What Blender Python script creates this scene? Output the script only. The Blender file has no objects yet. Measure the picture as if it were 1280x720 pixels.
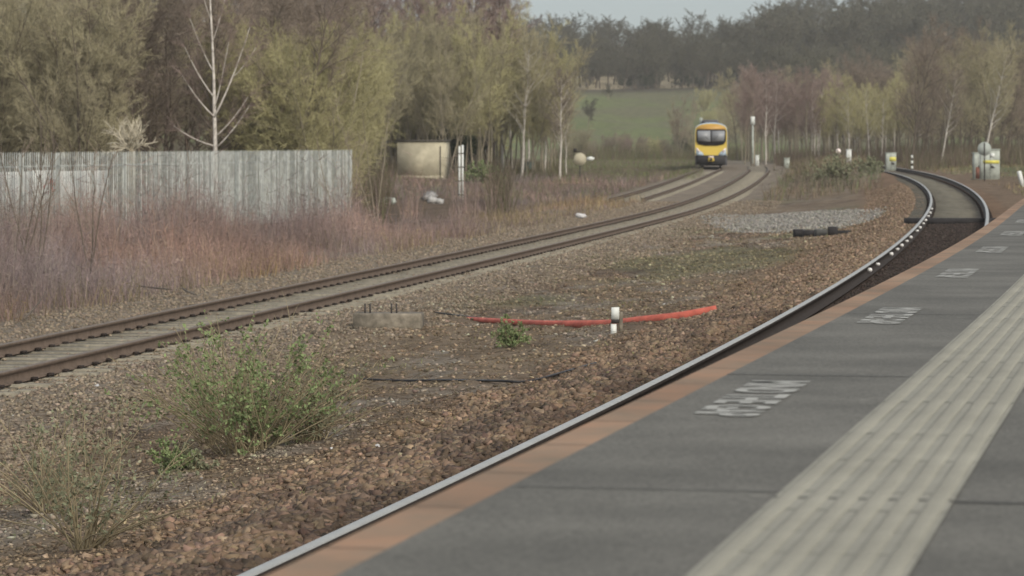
import bpy, math
import numpy as np
from math import radians as R_, pi
rng = np.random.default_rng(7)
sc = bpy.context.scene
COL = sc.collection
CAMZ = 1.9; FPX = 4000.0; HOR = 182.0
S = 1.0

def pix(px, py, z):
    """world point seen at photo pixel (px,py) at height z"""
    D = FPX*(CAMZ-z)/(py-HOR)
    return np.array([(px-640)/FPX*D, D, z])
def atd(px, D, z=0.0):
    return np.array([(px-640)/FPX*D, D, z])

# ------------------------------------------------------------------ tags
def tag(o, label=None, cat=None, group=None, kind=None):
    if label: o['label'] = label
    if cat: o['category'] = cat
    if group: o['group'] = group
    if kind: o['kind'] = kind
    return o
def empty(name, loc=(0,0,0), rz=0):
    o = bpy.data.objects.new(name, None); COL.objects.link(o)
    o.location = [float(v) for v in loc]; o.rotation_euler = (0,0,float(rz)); o.empty_display_size = .3
    return o
def copy_tree(o, parent=None):
    c = o.copy(); COL.objects.link(c); c.parent = parent
    for ch in o.children: copy_tree(ch, c)
    return c

# ------------------------------------------------------------------ mesh helper
def mesh_np(name, V, Fs, mats, parent=None, midx=None, col=None, smooth=False, loc=None, rz=0):
    """Fs = list of (n,k) int arrays"""
    V = np.asarray(V, dtype=np.float32).reshape(-1,3)
    me = bpy.data.meshes.new(name)
    Fs = [np.asarray(f, dtype=np.int32) for f in Fs if len(f)]
    nl = sum(f.size for f in Fs); npoly = sum(len(f) for f in Fs)
    me.vertices.add(len(V)); me.vertices.foreach_set('co', V.ravel())
    me.loops.add(nl); me.polygons.add(npoly)
    me.loops.foreach_set('vertex_index', np.concatenate([f.ravel() for f in Fs]))
    st = []; t = 0; tot = []
    for f in Fs:
        k = f.shape[1]; st.append(t+np.arange(len(f))*k); tot.append(np.full(len(f),k)); t += f.size
    me.polygons.foreach_set('loop_start', np.concatenate(st).astype(np.int32))
    me.polygons.foreach_set('loop_total', np.concatenate(tot).astype(np.int32))
    if midx is not None: me.polygons.foreach_set('material_index', np.asarray(midx, dtype=np.int32))
    if smooth: me.polygons.foreach_set('use_smooth', np.ones(npoly, dtype=bool))
    me.update(calc_edges=True)
    if col is not None:
        a = me.color_attributes.new('Col', 'FLOAT_COLOR', 'POINT')
        c = np.ones((len(V),4), dtype=np.float32); c[:,:3] = col
        a.data.foreach_set('color', c.ravel())
    for m in (mats if isinstance(mats,(list,tuple)) else [mats]): me.materials.append(m)
    o = bpy.data.objects.new(name, me); COL.objects.link(o)
    if parent: o.parent = parent
    if loc is not None: o.location = [float(v) for v in loc]
    if rz: o.rotation_euler = (0,0,float(rz))
    return o

class MB:
    def __init__(s): s.v = []; s.f = {}; s.n = 0; s.mi = {}
    def add(s, V, F, m=0):
        V = np.asarray(V,float).reshape(-1,3)
        for f in F:
            k = len(f); s.f.setdefault(k,[]).append([i+s.n for i in f]); s.mi.setdefault(k,[]).append(m)
        s.v.append(V); s.n += len(V)
    def box(s, c, d, m=0, rz=0, bev=0):
        x,y,z = [q/2 for q in d]
        if bev:
            b = bev; V = []
            # rounded-corner (in xy) prism
            P = [(x-b,-y),(x,-y+b),(x,y-b),(x-b,y),(-x+b,y),(-x,y-b),(-x,-y+b),(-x+b,-y)]
            n = len(P)
            V = [(p[0]*(1-b/x*.6),p[1]*(1-b/max(y,1e-4)*.6) if y>b*1.2 else p[1],z) for p in P]
            V0 = [(p[0],p[1],-z) for p in P]; V1 = [(p[0],p[1],z-b) for p in P]
            VV = V0+V1+V
            F = [[i,(i+1)%n,n+(i+1)%n,n+i] for i in range(n)]+[[n+i,n+(i+1)%n,2*n+(i+1)%n,2*n+i] for i in range(n)]
            F += [[2*n+i for i in range(n)],[n-1-i for i in range(n)]]
            V = np.array(VV)
        else:
            V = np.array([(-x,-y,-z),(x,-y,-z),(x,y,-z),(-x,y,-z),(-x,-y,z),(x,-y,z),(x,y,z),(-x,y,z)])
            F = [[3,2,1,0],[4,5,6,7],[0,1,5,4],[1,2,6,5],[2,3,7,6],[3,0,4,7]]
        if rz:
            ca,sa = math.cos(rz),math.sin(rz); V = np.c_[V[:,0]*ca-V[:,1]*sa, V[:,0]*sa+V[:,1]*ca, V[:,2]]
        s.add(V+np.array(c,float), F, m)
    def tube(s, pts, r, n=10, m=0, cap=True):
        pts = np.asarray(pts,float); r = np.broadcast_to(np.asarray(r,float),(len(pts),))
        t = np.gradient(pts,axis=0); t /= np.linalg.norm(t,axis=1)[:,None]+1e-9
        ref = np.array([0,0,1.]) if abs(t[0][2])<.9 else np.array([1.,0,0])
        V = []
        for p,tt,rr in zip(pts,t,r):
            a = np.cross(ref,tt); a /= np.linalg.norm(a); b = np.cross(tt,a)
            for k in range(n):
                an = 2*pi*k/n; V.append(p+rr*(a*math.cos(an)+b*math.sin(an)))
        F = [[i*n+k,i*n+(k+1)%n,(i+1)*n+(k+1)%n,(i+1)*n+k] for i in range(len(pts)-1) for k in range(n)]
        if cap: F += [[n-1-k for k in range(n)],[(len(pts)-1)*n+k for k in range(n)]]
        s.add(V,F,m)
    def prism(s, poly, y0, y1, m=0):
        """poly in xz, extruded along y"""
        n = len(poly)
        V = [(p[0],y0,p[1]) for p in poly]+[(p[0],y1,p[1]) for p in poly]
        F = [[i,(i+1)%n,n+(i+1)%n,n+i] for i in range(n)]+[[n-1-i for i in range(n)],[n+i for i in range(n)]]
        s.add(V,F,m)
    def build(s, name, mats, parent=None, smooth=False, loc=None, rz=0, xf=None):
        ks = sorted(s.f); V = np.concatenate(s.v)
        if xf is not None: V = xf(V)
        return mesh_np(name, V, [np.array(s.f[k]) for k in ks], mats, parent, np.concatenate([s.mi[k] for k in ks]), smooth=smooth, loc=loc, rz=rz)

# ------------------------------------------------------------------ noise
_lat = rng.random((256,256))
def vnoise(x,y):
    xi = np.floor(x).astype(int); yi = np.floor(y).astype(int); fx = x-xi; fy = y-yi
    fx = fx*fx*(3-2*fx); fy = fy*fy*(3-2*fy)
    g = lambda a,b: _lat[a%256,b%256]
    return (g(xi,yi)*(1-fx)+g(xi+1,yi)*fx)*(1-fy)+(g(xi,yi+1)*(1-fx)+g(xi+1,yi+1)*fx)*fy
def fbm(x,y,o=4):
    s = 0; a = .5; 
    for i in range(o): s = s+a*(vnoise(x*2**i+17*i,y*2**i+5*i)-.5); a *= .55
    return s
def sst(a,b,x):
    t = np.clip((x-a)/(b-a),0,1); return t*t*(3-2*t)

# ------------------------------------------------------------------ materials
def new_mat(name):
    m = bpy.data.materials.new(name); m.use_nodes = True
    nt = m.node_tree; b = nt.nodes['Principled BSDF']; return m, nt, b
def N(nt, t, **kw):
    n = nt.nodes.new(t)
    for k,v in kw.items():
        if k.startswith('i_'): n.inputs[k[2:].replace('_',' ')].default_value = v
        else: setattr(n,k,v)
    return n
def mat(name, c, rough=.8, var=.25, scale=8.0, metal=0.0, bump=0.0, c2=None, spec=.3, obj=False, rand=0.0, bscale=None, attr=False, detail=6, twoscale=None):
    m, nt, b = new_mat(name); L = nt.links.new
    tc = N(nt,'ShaderNodeTexCoord'); src = tc.outputs['Object']
    if not obj:
        g = N(nt,'ShaderNodeNewGeometry'); src = g.outputs['Position']
    no = N(nt,'ShaderNodeTexNoise', i_Scale=scale, i_Detail=detail, i_Roughness=.65); L(src,no.inputs['Vector'])
    ramp = N(nt,'ShaderNodeMapRange'); ramp.inputs['From Min'].default_value=.3; ramp.inputs['From Max'].default_value=.7
    L(no.outputs['Fac'],ramp.inputs['Value'])
    mix = N(nt,'ShaderNodeMix', data_type='RGBA')
    c2 = c2 or tuple(v*(1-var*1.2) for v in c)
    mix.inputs['A'].default_value = (*c2,1); mix.inputs['B'].default_value = (*[min(1,v*(1+var*.6)) for v in c],1)
    L(ramp.outputs['Result'],mix.inputs['Factor'])
    out = mix.outputs['Result']
    if attr:
        at = N(nt,'ShaderNodeVertexColor', layer_name='Col')
        mm = N(nt,'ShaderNodeMix', data_type='RGBA', blend_type='MULTIPLY'); mm.inputs['Factor'].default_value = 1
        L(at.outputs['Color'],mm.inputs['A']); L(out,mm.inputs['B']); out = mm.outputs['Result']
    if twoscale:
        n2 = N(nt,'ShaderNodeTexNoise', i_Scale=twoscale, i_Detail=3.0); L(src,n2.inputs['Vector'])
        r2 = N(nt,'ShaderNodeMapRange'); r2.inputs['From Min'].default_value=.3; r2.inputs['From Max'].default_value=.7
        r2.inputs['To Min'].default_value=.72; r2.inputs['To Max'].default_value=1.2; L(n2.outputs['Fac'],r2.inputs['Value'])
        sc_ = N(nt,'ShaderNodeVectorMath', operation='SCALE'); L(out,sc_.inputs[0]); L(r2.outputs['Result'],sc_.inputs['Scale']); out = sc_.outputs['Vector']
    if rand:
        oi = N(nt,'ShaderNodeObjectInfo'); r3 = N(nt,'ShaderNodeMapRange'); r3.inputs['To Min'].default_value=1-rand; r3.inputs['To Max'].default_value=1+rand
        L(oi.outputs['Random'],r3.inputs['Value'])
        sc_ = N(nt,'ShaderNodeVectorMath', operation='SCALE'); L(out,sc_.inputs[0]); L(r3.outputs['Result'],sc_.inputs['Scale']); out = sc_.outputs['Vector']
    L(out,b.inputs['Base Color'])
    b.inputs['Roughness'].default_value = rough; b.inputs['Metallic'].default_value = metal
    b.inputs['Specular IOR Level'].default_value = spec
    if bump:
        bn = N(nt,'ShaderNodeTexNoise', i_Scale=bscale or scale*4, i_Detail=5.0); L(src,bn.inputs['Vector'])
        bp = N(nt,'ShaderNodeBump'); bp.inputs['Strength'].default_value = bump; bp.inputs['Distance'].default_value = .02
        L(bn.outputs['Fac'],bp.inputs['Height']); L(bp.outputs['Normal'],b.inputs['Normal'])
    return m
M = {}
M['ground'] = mat('ground_soil',(1,1,1),.95,.5,20,bump=.9,bscale=26,attr=True,spec=.1,twoscale=.9)
M['stone'] = mat('ballast_stone',(1,1,1),.9,.3,30,attr=True,spec=.15)
M['rust'] = mat('rusty_rail_side',(.135,.10,.075),.85,.3,9,spec=.2)
M['rust_shaded'] = mat('shaded_rail_side',(.045,.036,.031),.8,.3,9,spec=.2)  # side colour darkened for the shade of the platform face
M['railtop'] = mat('worn_rail_head',(.35,.355,.33),.5,.12,6,metal=.15,spec=.5)
M['railtop_brown'] = mat('brown_rail_head',(.15,.115,.085),.6,.2,6,metal=.2)
M['sleeper'] = mat('sleeper_concrete',(.245,.222,.17),.95,.15,4,bump=.4,twoscale=14)
M['plate'] = mat('rail_baseplate',(.03,.022,.018),.9,.3,9)
M['wbolt'] = mat('white_bolt',(.75,.75,.72),.6,.1,9)
M['tbase'] = mat('tactile_bedding',(.14,.138,.115),.9,.2,9)
M['blister'] = mat('tactile_paving',(.28,.272,.225),.85,.12,2,bump=.3,bscale=120,spec=.2)
M['edge'] = mat('edge_stripe',(.285,.17,.105),.85,.25,3,bump=.3,bscale=120,c2=(.21,.165,.115),twoscale=.7,spec=.2)
M['paint'] = mat('worn_white_paint',(.38,.38,.345),.85,.2,20,c2=(.27,.27,.245))
M['wall'] = mat('platform_brick',(.10,.07,.055),.9,.3,6,bump=.4)
M['joint'] = mat('joint_filler',(.05,.048,.045),.9,.3,9)
M['galv'] = mat('galvanised_steel',(.38,.395,.365),.7,.22,5,twoscale=1.5,detail=2)
M['bark_white'] = mat('birch_bark',(.56,.52,.46),.85,.35,5,obj=True,c2=(.26,.23,.2))
M['bark_brown'] = mat('brown_bark',(.13,.105,.08),.9,.3,6,obj=True)
M['bark_pale'] = mat('pale_bark',(.27,.235,.17),.9,.3,6,obj=True)
def twig(name,c,c2,sc_=.35,rand=.16): return mat(name,c,.9,.2,sc_,obj=True,c2=c2,rand=rand,detail=2,spec=.1)
M['tw_willow'] = twig('willow_twigs',(.38,.35,.185),(.32,.295,.16))
M['tw_olive'] = twig('olive_twigs',(.33,.30,.185),(.27,.24,.16))
M['tw_brown'] = twig('brown_twigs',(.25,.205,.16),(.205,.165,.13))
M['tw_purple'] = twig('purple_birch_twigs',(.27,.20,.175),(.225,.17,.145))
M['tw_oak'] = twig('oak_twigs',(.105,.10,.07),(.08,.077,.055),.15)
M['tw_dark'] = twig('evergreen_leaves',(.035,.045,.025),(.025,.035,.02),.3)
M['ivy'] = twig('ivy_leaves',(.045,.065,.025),(.03,.045,.02),.5)
M['tw_red'] = mat('bramble_stems',(1,1,1),.9,.2,1.2,attr=True,spec=.1)
M['leaf'] = mat('shrub_leaves',(.20,.25,.11),.75,.3,6,obj=True,c2=(.135,.175,.075),spec=.2)
M['leaf2'] = mat('dull_leaves',(.20,.21,.13),.8,.3,6,obj=True,spec=.2)
M['stem'] = mat('dry_stems',(.30,.25,.155),.9,.3,6,obj=True)
M['grass'] = mat('grass_blades',(1,1,1),.85,.2,2,attr=True,spec=.15)
M['orange'] = mat('orange_duct',(.52,.125,.085),.8,.35,5,spec=.4)
M['black'] = mat('black_cable',(.02,.02,.022),.5,.2,6)
M['concrete'] = mat('weathered_concrete',(.20,.175,.135),.95,.35,3,bump=.5,twoscale=12)
M['steel'] = mat('dark_steel',(.045,.04,.038),.7,.3,9)
M['timber'] = mat('tarred_timber',(.035,.033,.034),.9,.4,5,bump=.4)
M['white'] = mat('white_enamel',(.66,.68,.64),.6,.12,4)
M['greyw'] = mat('grey_white_cabinet',(.42,.45,.40),.7,.2,3,twoscale=1.5)
M['yellowl'] = mat('yellow_label',(.62,.56,.12),.6,.15,6)
M['cream'] = mat('cream_render',(.44,.40,.29),.85,.15,2,twoscale=.8)
M['roof'] = mat('dark_felt_roof',(.09,.08,.065),.9,.2,3)
M['bag'] = mat('white_plastic',(.55,.54,.53),.5,.2,4)
M['redp'] = mat('faded_red_paint',(.5,.14,.12),.8,.3,6)
M['brick'] = mat('red_brown_box',(.22,.10,.07),.9,.3,6)
M['greenbox'] = mat('green_grey_cabinet',(.12,.16,.14),.7,.2,4)
M['ty'] = mat('train_yellow',(.60,.44,.06),.5,.08,1.5,spec=.5)
M['tyo'] = mat('train_cab_orange',(.54,.31,.07),.5,.1,1.5,spec=.5)
M['tblue'] = mat('train_pale_blue',(.36,.45,.52),.4,.1,1.5,spec=.5)
M['tdark'] = mat('train_underframe',(.035,.034,.035),.8,.3,4)
M['tgrey'] = mat('train_roof_grey',(.10,.10,.11),.7,.2,2)
M['tmask'] = mat('train_window_surround',(.012,.012,.014),.3,.1,2,spec=.5)
M['tlight'] = mat('headlight_lens',(.85,.74,.70),.2,.05,2,spec=.6)
m,nt,b = new_mat('windscreen_glass'); b.inputs['Base Color'].default_value=(.24,.25,.26,1); b.inputs['Roughness'].default_value=.45; b.inputs['Specular IOR Level'].default_value=.6; M['glass']=m
# asphalt of the platform: fine aggregate plus transverse bands of tone painted for soft railing shadows
m,nt,b = new_mat('platform_asphalt'); L = nt.links.new
g = N(nt,'ShaderNodeNewGeometry'); mp = N(nt,'ShaderNodeMapping'); mp.inputs['Scale'].default_value=(.12,.9,1); mp.inputs['Rotation'].default_value=(0,0,.03)
L(g.outputs['Position'],mp.inputs['Vector'])
n1 = N(nt,'ShaderNodeTexNoise',i_Scale=1.0,i_Detail=4.0); L(mp.outputs['Vector'],n1.inputs['Vector'])
n2 = N(nt,'ShaderNodeTexNoise',i_Scale=90.0,i_Detail=3.0); L(g.outputs['Position'],n2.inputs['Vector'])
n3 = N(nt,'ShaderNodeTexNoise',i_Scale=1.6,i_Detail=6.0); L(g.outputs['Position'],n3.inputs['Vector'])
def mr(src,lo,hi,a=.3,bb=.7):
    r = N(nt,'ShaderNodeMapRange'); r.inputs['From Min'].default_value=a; r.inputs['From Max'].default_value=bb; r.inputs['To Min'].default_value=lo; r.inputs['To Max'].default_value=hi; L(src,r.inputs['Value']); return r.outputs['Result']
a1 = N(nt,'ShaderNodeMath',operation='MULTIPLY'); L(mr(n1.outputs['Fac'],.84,1.14),a1.inputs[0]); L(mr(n2.outputs['Fac'],.66,1.34),a1.inputs[1])
a2 = N(nt,'ShaderNodeMath',operation='MULTIPLY'); L(a1.outputs[0],a2.inputs[0]); L(mr(n3.outputs['Fac'],.76,1.2),a2.inputs[1])
v = N(nt,'ShaderNodeVectorMath',operation='SCALE'); v.inputs[0].default_value=(.118,.114,.097)
vo = N(nt,'ShaderNodeTexVoronoi',i_Scale=1.9); L(g.outputs['Position'],vo.inputs['Vector']); lt = N(nt,'ShaderNodeMath',operation='LESS_THAN'); lt.inputs[1].default_value=.045; L(vo.outputs['Distance'],lt.inputs[0])
a3 = N(nt,'ShaderNodeMath',operation='MULTIPLY_ADD'); a3.inputs[1].default_value=.45; L(lt.outputs[0],a3.inputs[0]); L(a2.outputs[0],a3.inputs[2]); L(a3.outputs[0],v.inputs['Scale']); L(v.outputs['Vector'],b.inputs['Base Color'])
b.inputs['Roughness'].default_value=.85; b.inputs['Specular IOR Level'].default_value=.25
bp = N(nt,'ShaderNodeBump'); bp.inputs['Strength'].default_value=.35; bp.inputs['Distance'].default_value=.004; L(n2.outputs['Fac'],bp.inputs['Height']); L(bp.outputs['Normal'],b.inputs['Normal'])
M['asphalt'] = m

# ------------------------------------------------------------------ track geometry
def zR(D): return .2*np.clip(D/80,0,1)+.12*sst(80,200,D)+.1*sst(200,350,D)
def zL(D): return -.65+.7*sst(120,245,D)+.1*sst(245,420,D)
def lift(p, zf):
    D = 50.
    for _ in range(40): D = pix(p[0],p[1],float(zf(D)))[1]
    return pix(p[0],p[1],float(zf(D)))
def make_curve(pts, zf, deg, y0, y1):
    A = np.array([lift(p,zf) for p in pts]); A = A[np.argsort(A[:,1])]
    s = 100.; c = np.polyfit(A[:,1]/s,A[:,0],deg,w=(1/A[:,1])**.9)
    lo,hi = max(A[0,1],y0),min(A[-1,1],y1)
    f = lambda y: np.where(y<lo, np.polyval(c,lo/s)+np.polyval(np.polyder(c),lo/s)/s*(y-lo),
                  np.where(y>hi, np.polyval(c,hi/s)+np.polyval(np.polyder(c),hi/s)/s*(y-hi), np.polyval(c,np.clip(y,lo,hi)/s)))
    return f
G = 1.505
Ri=[(323,712),(494.4,628.6),(611,574),(760,508),(900,438),(960,406),(1029,359),(1099,317.5),(1133.5,291.5),(1165,267),(1165,250),(1154,232.5),(1133.5,222),(1101,212.5),(1066,206)]
Li=[(0,430),(200,390),(285,373),(340,362),(420,344.4),(500,329),(760,273),(860,250.5),(882,242),(904.4,233.3),(920,223.3),(926.7,215.6),(931,209),(926.7,204.4),(913.3,202.4),(866,199.5),(800,197),(733,194.5)]
fRi = make_curve(Ri, zR, 5, 14, 290)
fLi = make_curve(Li, zL, 6, 40, 560)
class Curve:
    def __init__(s, f, zf, y0, y1, off):
        y = np.concatenate([np.arange(y0,60,.5),np.arange(max(60,y0),y1,1.0)]); x = f(y)
        t = np.c_[np.gradient(x,y),np.ones(len(y))]; t /= np.linalg.norm(t,axis=1)[:,None]
        nrm = np.c_[t[:,1],-t[:,0]]   # to the right
        s.p = np.c_[x,y]+nrm*off; s.n = nrm; s.t = t; s.z = zf(s.p[:,1])
        s.s = np.concatenate([[0],np.cumsum(np.linalg.norm(np.diff(s.p,axis=0),axis=1))])
    def at(s, ss, off=0.):
        i = lambda a: np.interp(ss,s.s,a)
        n = np.stack([i(s.n[:,0]),i(s.n[:,1])],-1)
        return np.stack([i(s.p[:,0]),i(s.p[:,1])],-1)+n*off, n, i(s.z)
    def x_at_y(s,y): return np.interp(y,s.p[:,1],s.p[:,0])
    def cosang(s,y): return np.interp(y,s.p[:,1],s.t[:,1])
CR = Curve(fRi,zR,-10,420,G/2)
CL = Curve(fLi,zL,4,720,G/2)
CT = Curve(fLi,zL,4,720,G/2-3.85)

Pe=[(337,718),(494,642),(650,568),(760,517),(840,477),(927.7,440),(981,413),(1064,371),(1133.5,337),(1168,319),(1203,300),(1237.7,279.3),(1258.5,262),(1280,248)]
PZ = 1.05
A = np.array([pix(p[0],p[1],PZ) for p in Pe]); cp = np.polyfit(A[:,1],A[:,0],4,w=1/A[:,1])
def fE(y):
    lo,hi = 6.5,51.; d = np.polyder(cp)
    return np.where(y<lo,np.polyval(cp,lo)+np.polyval(d,lo)*(y-lo),np.where(y>hi,np.polyval(cp,hi)+np.polyval(d,hi)*(y-hi),np.polyval(cp,np.clip(y,lo,hi))))
CE = Curve(fE,lambda y: PZ+0*y,-6,80,0)

# ------------------------------------------------------------------ terrain
def sR(X,Y): return (X-CR.x_at_y(Y))*CR.cosang(Y)
def sL(X,Y): return (X-CL.x_at_y(Y))*CL.cosang(Y)
def hillz(X,Y):
    h = 13.0*sst(400,680,Y+.25*np.abs(X-20))+19*sst(640,1000,Y)+8*sst(20,200,X)*sst(560,850,Y)
    return h
def gz(X,Y, noise=True):
    X = np.asarray(X,float); Y = np.asarray(Y,float)
    Yc = np.clip(Y,-8,700)
    r = sR(X,Yc); l = sL(X,Yc)
    zr = zR(np.clip(Yc,0,400)); zl = zL(Yc)
    rb = zr-.19+.08*np.clip((r+.2)/1.5,0,1)       # right track bed (slight cant)
    lb = zl-.19
    mid_lo = np.minimum(zr-.62+0*zr, zr-.30-.32*np.ones_like(zr))
    # right shoulder down to the middle ground
    t = sst(-3.1,-1.35,r)
    # middle ground: from the foot of the right shoulder to the left track
    u = np.clip((l-1.6)/np.maximum((l-r)-4.8,1.5),0,1)
    mid = (zl-.19)*(1-u)+mid_lo*u - .12*np.sin(pi*np.clip(u,0,1))*sst(.0,.3,u)
    z = mid*(1-t)+rb*t
    z = np.where(l<1.6, lb, z)
    # beyond the left pair of tracks
    z = np.where(l<-5.2, lb-.22*sst(5.2,7.5,-l)+.35*sst(12,26,-l), z)
    # right of the right track
    z = np.where(r>1.5, rb+.3*sst(2.,7.,r), z)
    far = sst(230,330,Y)
    z = z*(1-far)+far*(.15+.45*sst(0,14,r))
    if noise:
        onr = sst(1.5,1.2,np.abs(r))*(far<1); onl = sst(-5.4,-5.1,l)*sst(1.7,1.4,l)
        q = (1-.85*np.maximum(onr,onl))
        z = z+q*(.16*fbm(X*.45,Y*.3)+.10*fbm(X*1.7+9,Y*1.1))+q*.05*fbm(X*6,Y*5,3)+.012*fbm(X*14,Y*12,2)
        z = z+q*.5*fbm(X*.12,Y*.05)*sst(-6,-12,l)
        z = z+.75*np.exp(-((l-5.2)/2.3)**2)*sst(150,185,Y)*sst(285,240,Y)
        z = z+2.2*fbm(X*.02,Y*.02)*sst(400,560,Y)
    return z+hillz(X,Y)

angs = np.concatenate([np.linspace(-180,-32,38)[:-1],np.linspace(-32,-11,50)[:-1],np.linspace(-11,11,430),np.linspace(11,32,40)[1:],np.linspace(32,180,38)[1:-1]])
Ds = np.concatenate([[.6,2,4],np.geomspace(7,1500,640)])
aa,dd = np.meshgrid(np.radians(angs),Ds)
X = np.sin(aa)*dd; Y = np.cos(aa)*dd
onplat = (X>np.interp(Y,CE.p[:,1],CE.p[:,0])+.3)&(Y<78)
Zt = gz(X,Y); Zt = np.where(Y<-8, np.minimum(Zt,-.3), Zt)
Zt = np.where(onplat, -.45, Zt)
def lerp(a,b,t): return a+(b-a)*np.asarray(t)[...,None]
def gcol(X,Y):
    r = sR(X,np.clip(Y,-8,700)); l = sL(X,np.clip(Y,-8,700))
    c = np.broadcast_to(np.array([.19,.148,.102]),X.shape+(3,)).copy()
    n1 = fbm(X*.35+3,Y*.16); n2 = fbm(X*1.1,Y*.6+7); n3 = fbm(X*.2+30,Y*.09)
    c = lerp(c,np.array([.145,.11,.08]),sst(-.02,.14,n1))
    c = lerp(c,np.array([.21,.185,.15]),sst(.03,.2,n2)*.8)
    c = lerp(c,np.array([.15,.145,.085]),sst(.04,.16,n3)*.7*sst(28,60,Y))
    c = lerp(c,np.array([.19,.128,.082]),sst(-3.9,-2.6,r+.8*n2)*(np.abs(r)<6))
    c = lerp(c,np.array([.10,.075,.055]),sst(.12,.32,fbm(X*2.3+50,Y*1.4))*.7*(np.abs(l+1.7)>4))          # rusty orange shoulder
    c = lerp(c,np.array([.07,.052,.042]),sst(-1.1,-.7,r)*sst(1.6,1.3,r)*sst(77.5,76.5,Y))  # platform shade painted into the bed between the near rails
    c = lerp(c,np.array([.13,.115,.09]),sst(-.75,-.6,r)*sst(.75,.6,r)*sst(77.,77.5,Y)*sst(300,220,Y))
    c = lerp(c,np.array([.17,.125,.085]),sst(1.2,1.6,r)*sst(7,4,r))
    c = lerp(c,np.array([.12,.13,.065]),sst(3.5,6,r+3*n1))
    lz = sst(3.4,1.6,l+1.5*n2)*sst(-6.2,-5.2,l)
    c = lerp(c,np.array([.215,.182,.14]),lz)
    c = lerp(c,np.array([.235,.21,.16]),sst(.95,.7,np.abs(l)))
    c = lerp(c,np.array([.20,.175,.14]),sst(.95,.7,np.abs(l+3.4))*.5)
    # pale grey stone patch between the lines
    gp = np.exp(-(((X-9.6)/2.9)**2+((Y-107)/17)**2)**2)
    c = lerp(c,np.array([.25,.225,.185]),sst(.25,.6,gp+.6*n2)*(r<-1.8))
    # reddish brown litter far left
    c = lerp(c,np.array([.13,.098,.07]),sst(-5.6,-7,l))
    farg = sst(200,300,Y)
    c = lerp(c,np.array([.12,.12,.06]),farg*sst(-.1,.1,n3)*(np.abs(r)>2)*(np.abs(l+1.5)>4))
    fld = sst(375,430,Y+20*n1)
    c = lerp(c,lerp(np.broadcast_to(np.array([.15,.175,.075]),X.shape+(3,)),np.array([.15,.15,.085]),sst(-.08,.1,fbm(X*.09,Y*.05))),fld)
    wood = sst(610,660,Y); c = lerp(c,np.array([.06,.05,.035]),wood)
    st = np.exp(-(((X-19)/7)**2+((Y-735)/55)**2)**2)+np.exp(-(((X-36)/4)**2+((Y-735)/45)**2)**2)
    c = lerp(c,np.array([.42,.36,.24]),np.clip(st*1.6,0,1)*(Y>600))
    return np.clip(c*np.array([1.24,1.22,1.2]),0,.6)
nA = len(angs); nD = len(Ds)
idx = np.arange(nA*nD).reshape(nD,nA)
a_ = idx[:-1]; b_ = idx[1:]
q = np.stack([a_,np.roll(a_,-1,1),np.roll(b_,-1,1),b_],-1)
q = q.reshape(-1,4)
cen = np.array([[0,0,-.45]]); V = np.concatenate([np.stack([X,Y,Zt],-1).reshape(-1,3),cen])
tri = np.stack([idx[0],np.full(nA,nA*nD),np.roll(idx[0],-1)],-1)
cc = np.concatenate([gcol(X,Y).reshape(-1,3),[[.1,.08,.06]]])
o = mesh_np('ground',V,[q[:,::-1],tri[:,::-1]],M['ground'],col=cc,smooth=True); tag(o,kind='structure')

# ------------------------------------------------------------------ stones
def stones(name, n_tri20, P, size, col, label):
    """P (n,3) centres, size (n,), col (n,3)"""
    if n_tri20:
        ph = (1+5**.5)/2
        B = np.array([(-1,ph,0),(1,ph,0),(-1,-ph,0),(1,-ph,0),(0,-1,ph),(0,1,ph),(0,-1,-ph),(0,1,-ph),(ph,0,-1),(ph,0,1),(-ph,0,-1),(-ph,0,1)])/1.9
        T = np.array([(0,11,5),(0,5,1),(0,1,7),(0,7,10),(0,10,11),(1,5,9),(5,11,4),(11,10,2),(10,7,6),(7,1,8),(3,9,4),(3,4,2),(3,2,6),(3,6,8),(3,8,9),(4,9,5),(2,4,11),(6,2,10),(8,6,7),(9,8,1)])
    else:
        B = np.array([(1,0,0),(-1,0,0),(0,1,0),(0,-1,0),(0,0,1),(0,0,-1)],float); T = np.array([(0,2,4),(2,1,4),(1,3,4),(3,0,4),(2,0,5),(1,2,5),(3,1,5),(0,3,5)])
    if n_tri20:
        B = np.array([(x,y,z) for x in (-1,1) for y in (-1,1) for z in (-1,1)],float)*.72
        T = np.array([(0,1,3),(0,3,2),(4,6,7),(4,7,5),(0,4,5),(0,5,1),(2,3,7),(2,7,6),(0,2,6),(0,6,4),(1,5,7),(1,7,3)])
    n = len(P)
    V = B[None]*(1+rng.uniform(-.5,.5,(n,len(B),1)))*(1+rng.uniform(-.15,.15,(n,len(B),3)))*rng.uniform(.45,1.25,(n,1,3))
    q = rng.normal(size=(n,4)); q /= np.linalg.norm(q,axis=1)[:,None]; w,x,y,z = q.T
    Rm = np.stack([1-2*(y*y+z*z),2*(x*y-z*w),2*(x*z+y*w),2*(x*y+z*w),1-2*(x*x+z*z),2*(y*z-x*w),2*(x*z-y*w),2*(y*z+x*w),1-2*(x*x+y*y)],-1).reshape(n,3,3)
    V = np.einsum('nij,nkj->nki',Rm,V)*size[:,None,None]/2; V[:,:,2] *= .75; V += P[:,None,:]
    Fa = (T[None]+np.arange(n)[:,None,None]*len(B)).reshape(-1,3)
    c = np.repeat(col,len(B),axis=0)
    o = mesh_np(name,V.reshape(-1,3),[Fa],M['stone'],col=c)
    return tag(o,label,'stones',kind='stuff')
def scol(n, base, var=.3, hue=.1):
    b = np.asarray(base)*np.exp(rng.normal(0,var,(n,1))); return np.clip(b*np.exp(rng.normal(0,hue,(n,3))),0.01,.6)
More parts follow.
